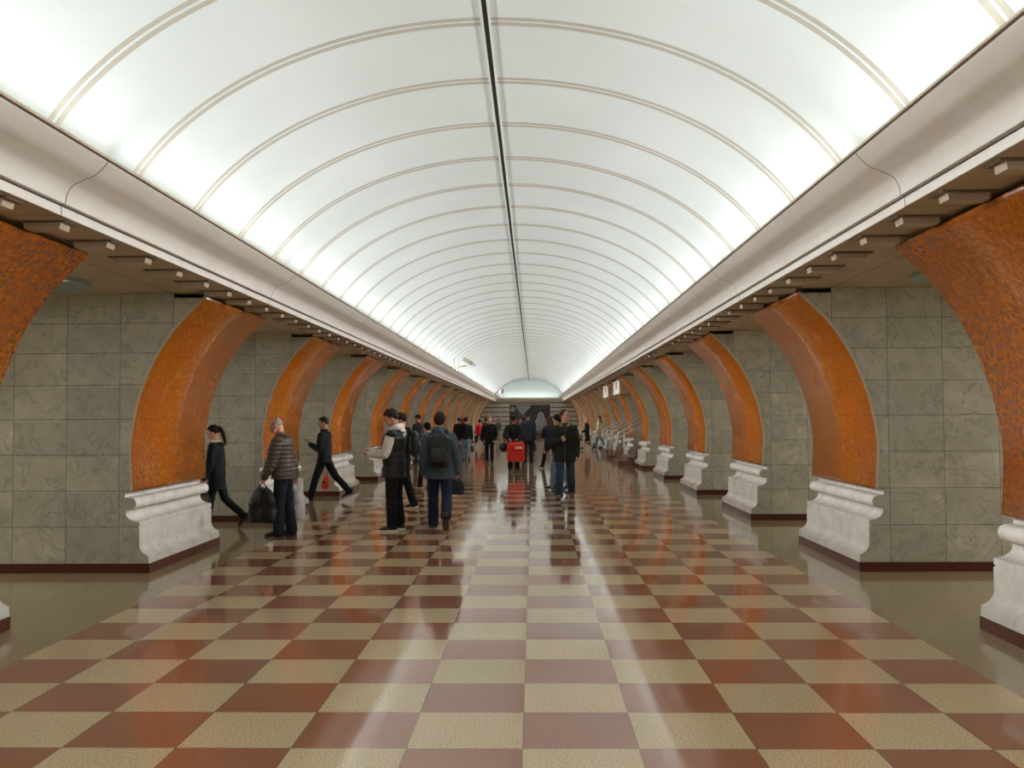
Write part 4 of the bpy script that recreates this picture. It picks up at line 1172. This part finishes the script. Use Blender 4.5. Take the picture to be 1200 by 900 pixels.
# woman with mustard scarf
po = dict(head=14, L=(18, 8, 66, 20), R=(4, 8, 20, 0), palm=('up', 'in'), curl=(40, 30), **walkA)
b, J = person('brown-haired woman in navy jacket with mustard scarf, phone in hand', .55, 31.8, 30, 1.74, po,
    dict(skin=SK, hair=('long', '#4a3426'), female=True, legs=dict(c='#1a2133', fit=.01), shoes=(BLK, BLK), scarf='#a9853a', tops=[dict(c='#1d2740', lo=.12, fit=.03)]), 1.4)
phone(b, J, 0, 'up', 'dark phone in the hand of the woman with mustard scarf')
soft_bag(b, J, 1, 'in', 'black handbag hanging beside the woman with mustard scarf', 'bag', 'handbag', '#15151a', .3, .28, .12, splay=60, hang=.12)

# dark-haired man in pale jeans behind the olive jacket
po = dict(LL=(10, 6, 0, 6), RL=(-4, 22, -26, 6), head=18, L=(10, 8, 40, 20), R=(0, 8, 30, 10))
b, J = person('dark-haired man in grey-blue jeans walking off behind the olive jacket', .58, 22.3, 62, 1.72, po,
    dict(skin=SK, hair=('thick', '#131114'), legs=dict(c='#6f7f92', fit=.014, k='denim'), shoes=('#1a1a1d', '#26262a'), tops=[dict(c='#18191d', lo=.08, fit=.03)]), 1.1)
backpack(b, J, 'black backpack on the man behind the olive jacket', '#141518', .32, .48, .18, low=.05)

# man in olive-black jacket walking towards the camera, looking aside
po = dict(RL=(12, 8, 0, 8), LL=(-8, 20, -16, 10), head=-6, yaw=58, L=(2, 8, 10, 0), R=(10, 16, 92, 50), curl=(30, 80), palm=('in', 'back'))
b, J = person('balding man in dark olive parka and jeans, head turned aside', .66, 20.0, 176, 1.86, po,
    dict(skin='#cf9a84', hair=('recede', '#3a2c24'), build=1.05, legs=dict(c='#2f4256', fit=.018, k='denim'), shoes=('#5a4634', '#3a2f25'),
         tops=[dict(c='#23241f', lo=.21, fit=.044, arm=.034, name='parka', fur='#9a8a68', zip='#5b5c54', collar=.05)]), .95)
backpack(b, J, 'black rucksack on the back of the olive parka', '#1a1b1c', .30, .44, .15)

# blond woman and man in beige coat by the right pylons
po = dict(LL=(20, 4, 0, 4), RL=(-16, 18, -40, 4), head=6, L=(10, 8, 50, 20), R=(-6, 8, 14, 0))
b, J = person('blond woman in knee-length black coat and heels walking past the pylons', 2.78, 49.5, 84, 1.66, po,
    dict(skin='#c99880', hair=('long', '#b79a62'), female=True, build=.92, shoes=(BLK, BLK, .0), tops=[dict(c='#131317', lo=.46, fit=.03, flare=.22, name='coat')]), 1.8)
soft_bag(b, J, 0, 'in', 'tan handbag on the arm of the blond woman', 'bag', 'handbag', '#8a6a40', .26, .2, .1, splay=80, hang=.05)
po = dict(LL=(16, 4, 2, 5), RL=(-14, 20, -24, 5), head=6, L=(4, 8, 30, 10), R=(-4, 8, 16, 0))
person('person in beige hooded coat and blue jeans near the staircase', 3.5, 50.5, 86, 1.77, po,
    dict(skin=SK2, hair=('short', '#3a241b'), legs=dict(c='#6d88a3', fit=.012, k='denim'), shoes=('#e2e0da', '#e8e6e0'), tops=[dict(c='#b5ad98', lo=.30, fit=.036, flare=.05, name='coat', hood='#3a3a38')]), 1.8)

# ------------------------------------------------------------------ light
def area(name, loc, rot, sx, sy, power, col):
    l = bpy.data.lights.new(name, 'AREA'); l.shape = 'RECTANGLE'; l.size = sx; l.size_y = sy; l.energy = power; l.color = col
    o = bpy.data.objects.new(name, l); C.objects.link(o); o.location = loc; o.rotation_euler = rot
    return o
COVE = 106.0; CROSS_FILL = 88.0; PASS = 125.0; END = 2.6
y = YB + P / 2
while y < YE:
    for s in (-1, 1):
        # cove strip lamps behind the rail, aimed up and across the vault
        l = area('cove_and_fill_lamp', (XC + s * 2.84, y, 3.50), (0, radians(180 - s * 60), 0), .10, P * .98, COVE, (.965, .985, 1.0))
        l.data.spread = radians(125)
        l = area('cove_and_fill_lamp', (XC + s * 2.72, y, 3.60), (0, radians(180 - s * 109), 0), .04, P * .98, CROSS_FILL, (1.0, .985, .96))  # second row added above the rail, angled down to brighten the hall
        l.data.spread = radians(50)
        if y > -6:    # unseen lamps added over the platforms to brighten walls and floor
            area('platform_fill_lamp', (XC + s * 8.2, y, 3.0), (0, 0, 0), .4, 4.0, PASS * (END if y > YE - 11 else 1.4 if s > 0 else 1), (1.0, .95, .86))
    y += P
l = area('ledge_lamp', (XC, YE - .52, 3.36), (radians(180 - 25), 0, 0), 5.0, .10, 36, (1.0, .99, .97))  # added strip that brightens the lunette, hidden behind the ledge lip
w = bpy.data.worlds.new('World'); SC.world = w; w.use_nodes = True
w.node_tree.nodes['Background'].inputs[0].default_value = (0, 0, 0, 1)

# ------------------------------------------------------------------ camera
F = 1111.4
psi, th, ro, h = .0224, .0356, -.0055, 1.7026
f = Vector((-sin(psi) * cos(th), cos(psi) * cos(th), sin(th)))
r = Vector((cos(psi), sin(psi), 0)); u = r.cross(f)
r2 = r * cos(ro) + u * sin(ro); u2 = u * cos(ro) - r * sin(ro)
cam = bpy.data.cameras.new('Camera'); cam.sensor_fit = 'HORIZONTAL'; cam.sensor_width = 36; cam.lens = F / 1200 * 36
cam.clip_end = 300
co = bpy.data.objects.new('Camera', cam); C.objects.link(co)
mt = Matrix((r2, u2, -f)).transposed().to_4x4(); mt.translation = (0, 0, h)
co.matrix_world = mt
SC.camera = co
SC.view_settings.view_transform = 'Standard'; SC.view_settings.look = 'None'
SC.view_settings.gamma = 1; SC.view_settings.use_curve_mapping = False
SC.view_settings.exposure = -.88
SC.cycles.use_denoising = True
SC.cycles.max_bounces = 10; SC.cycles.diffuse_bounces = 6; SC.cycles.glossy_bounces = 5
SC.cycles.sample_clamp_indirect = 6.0
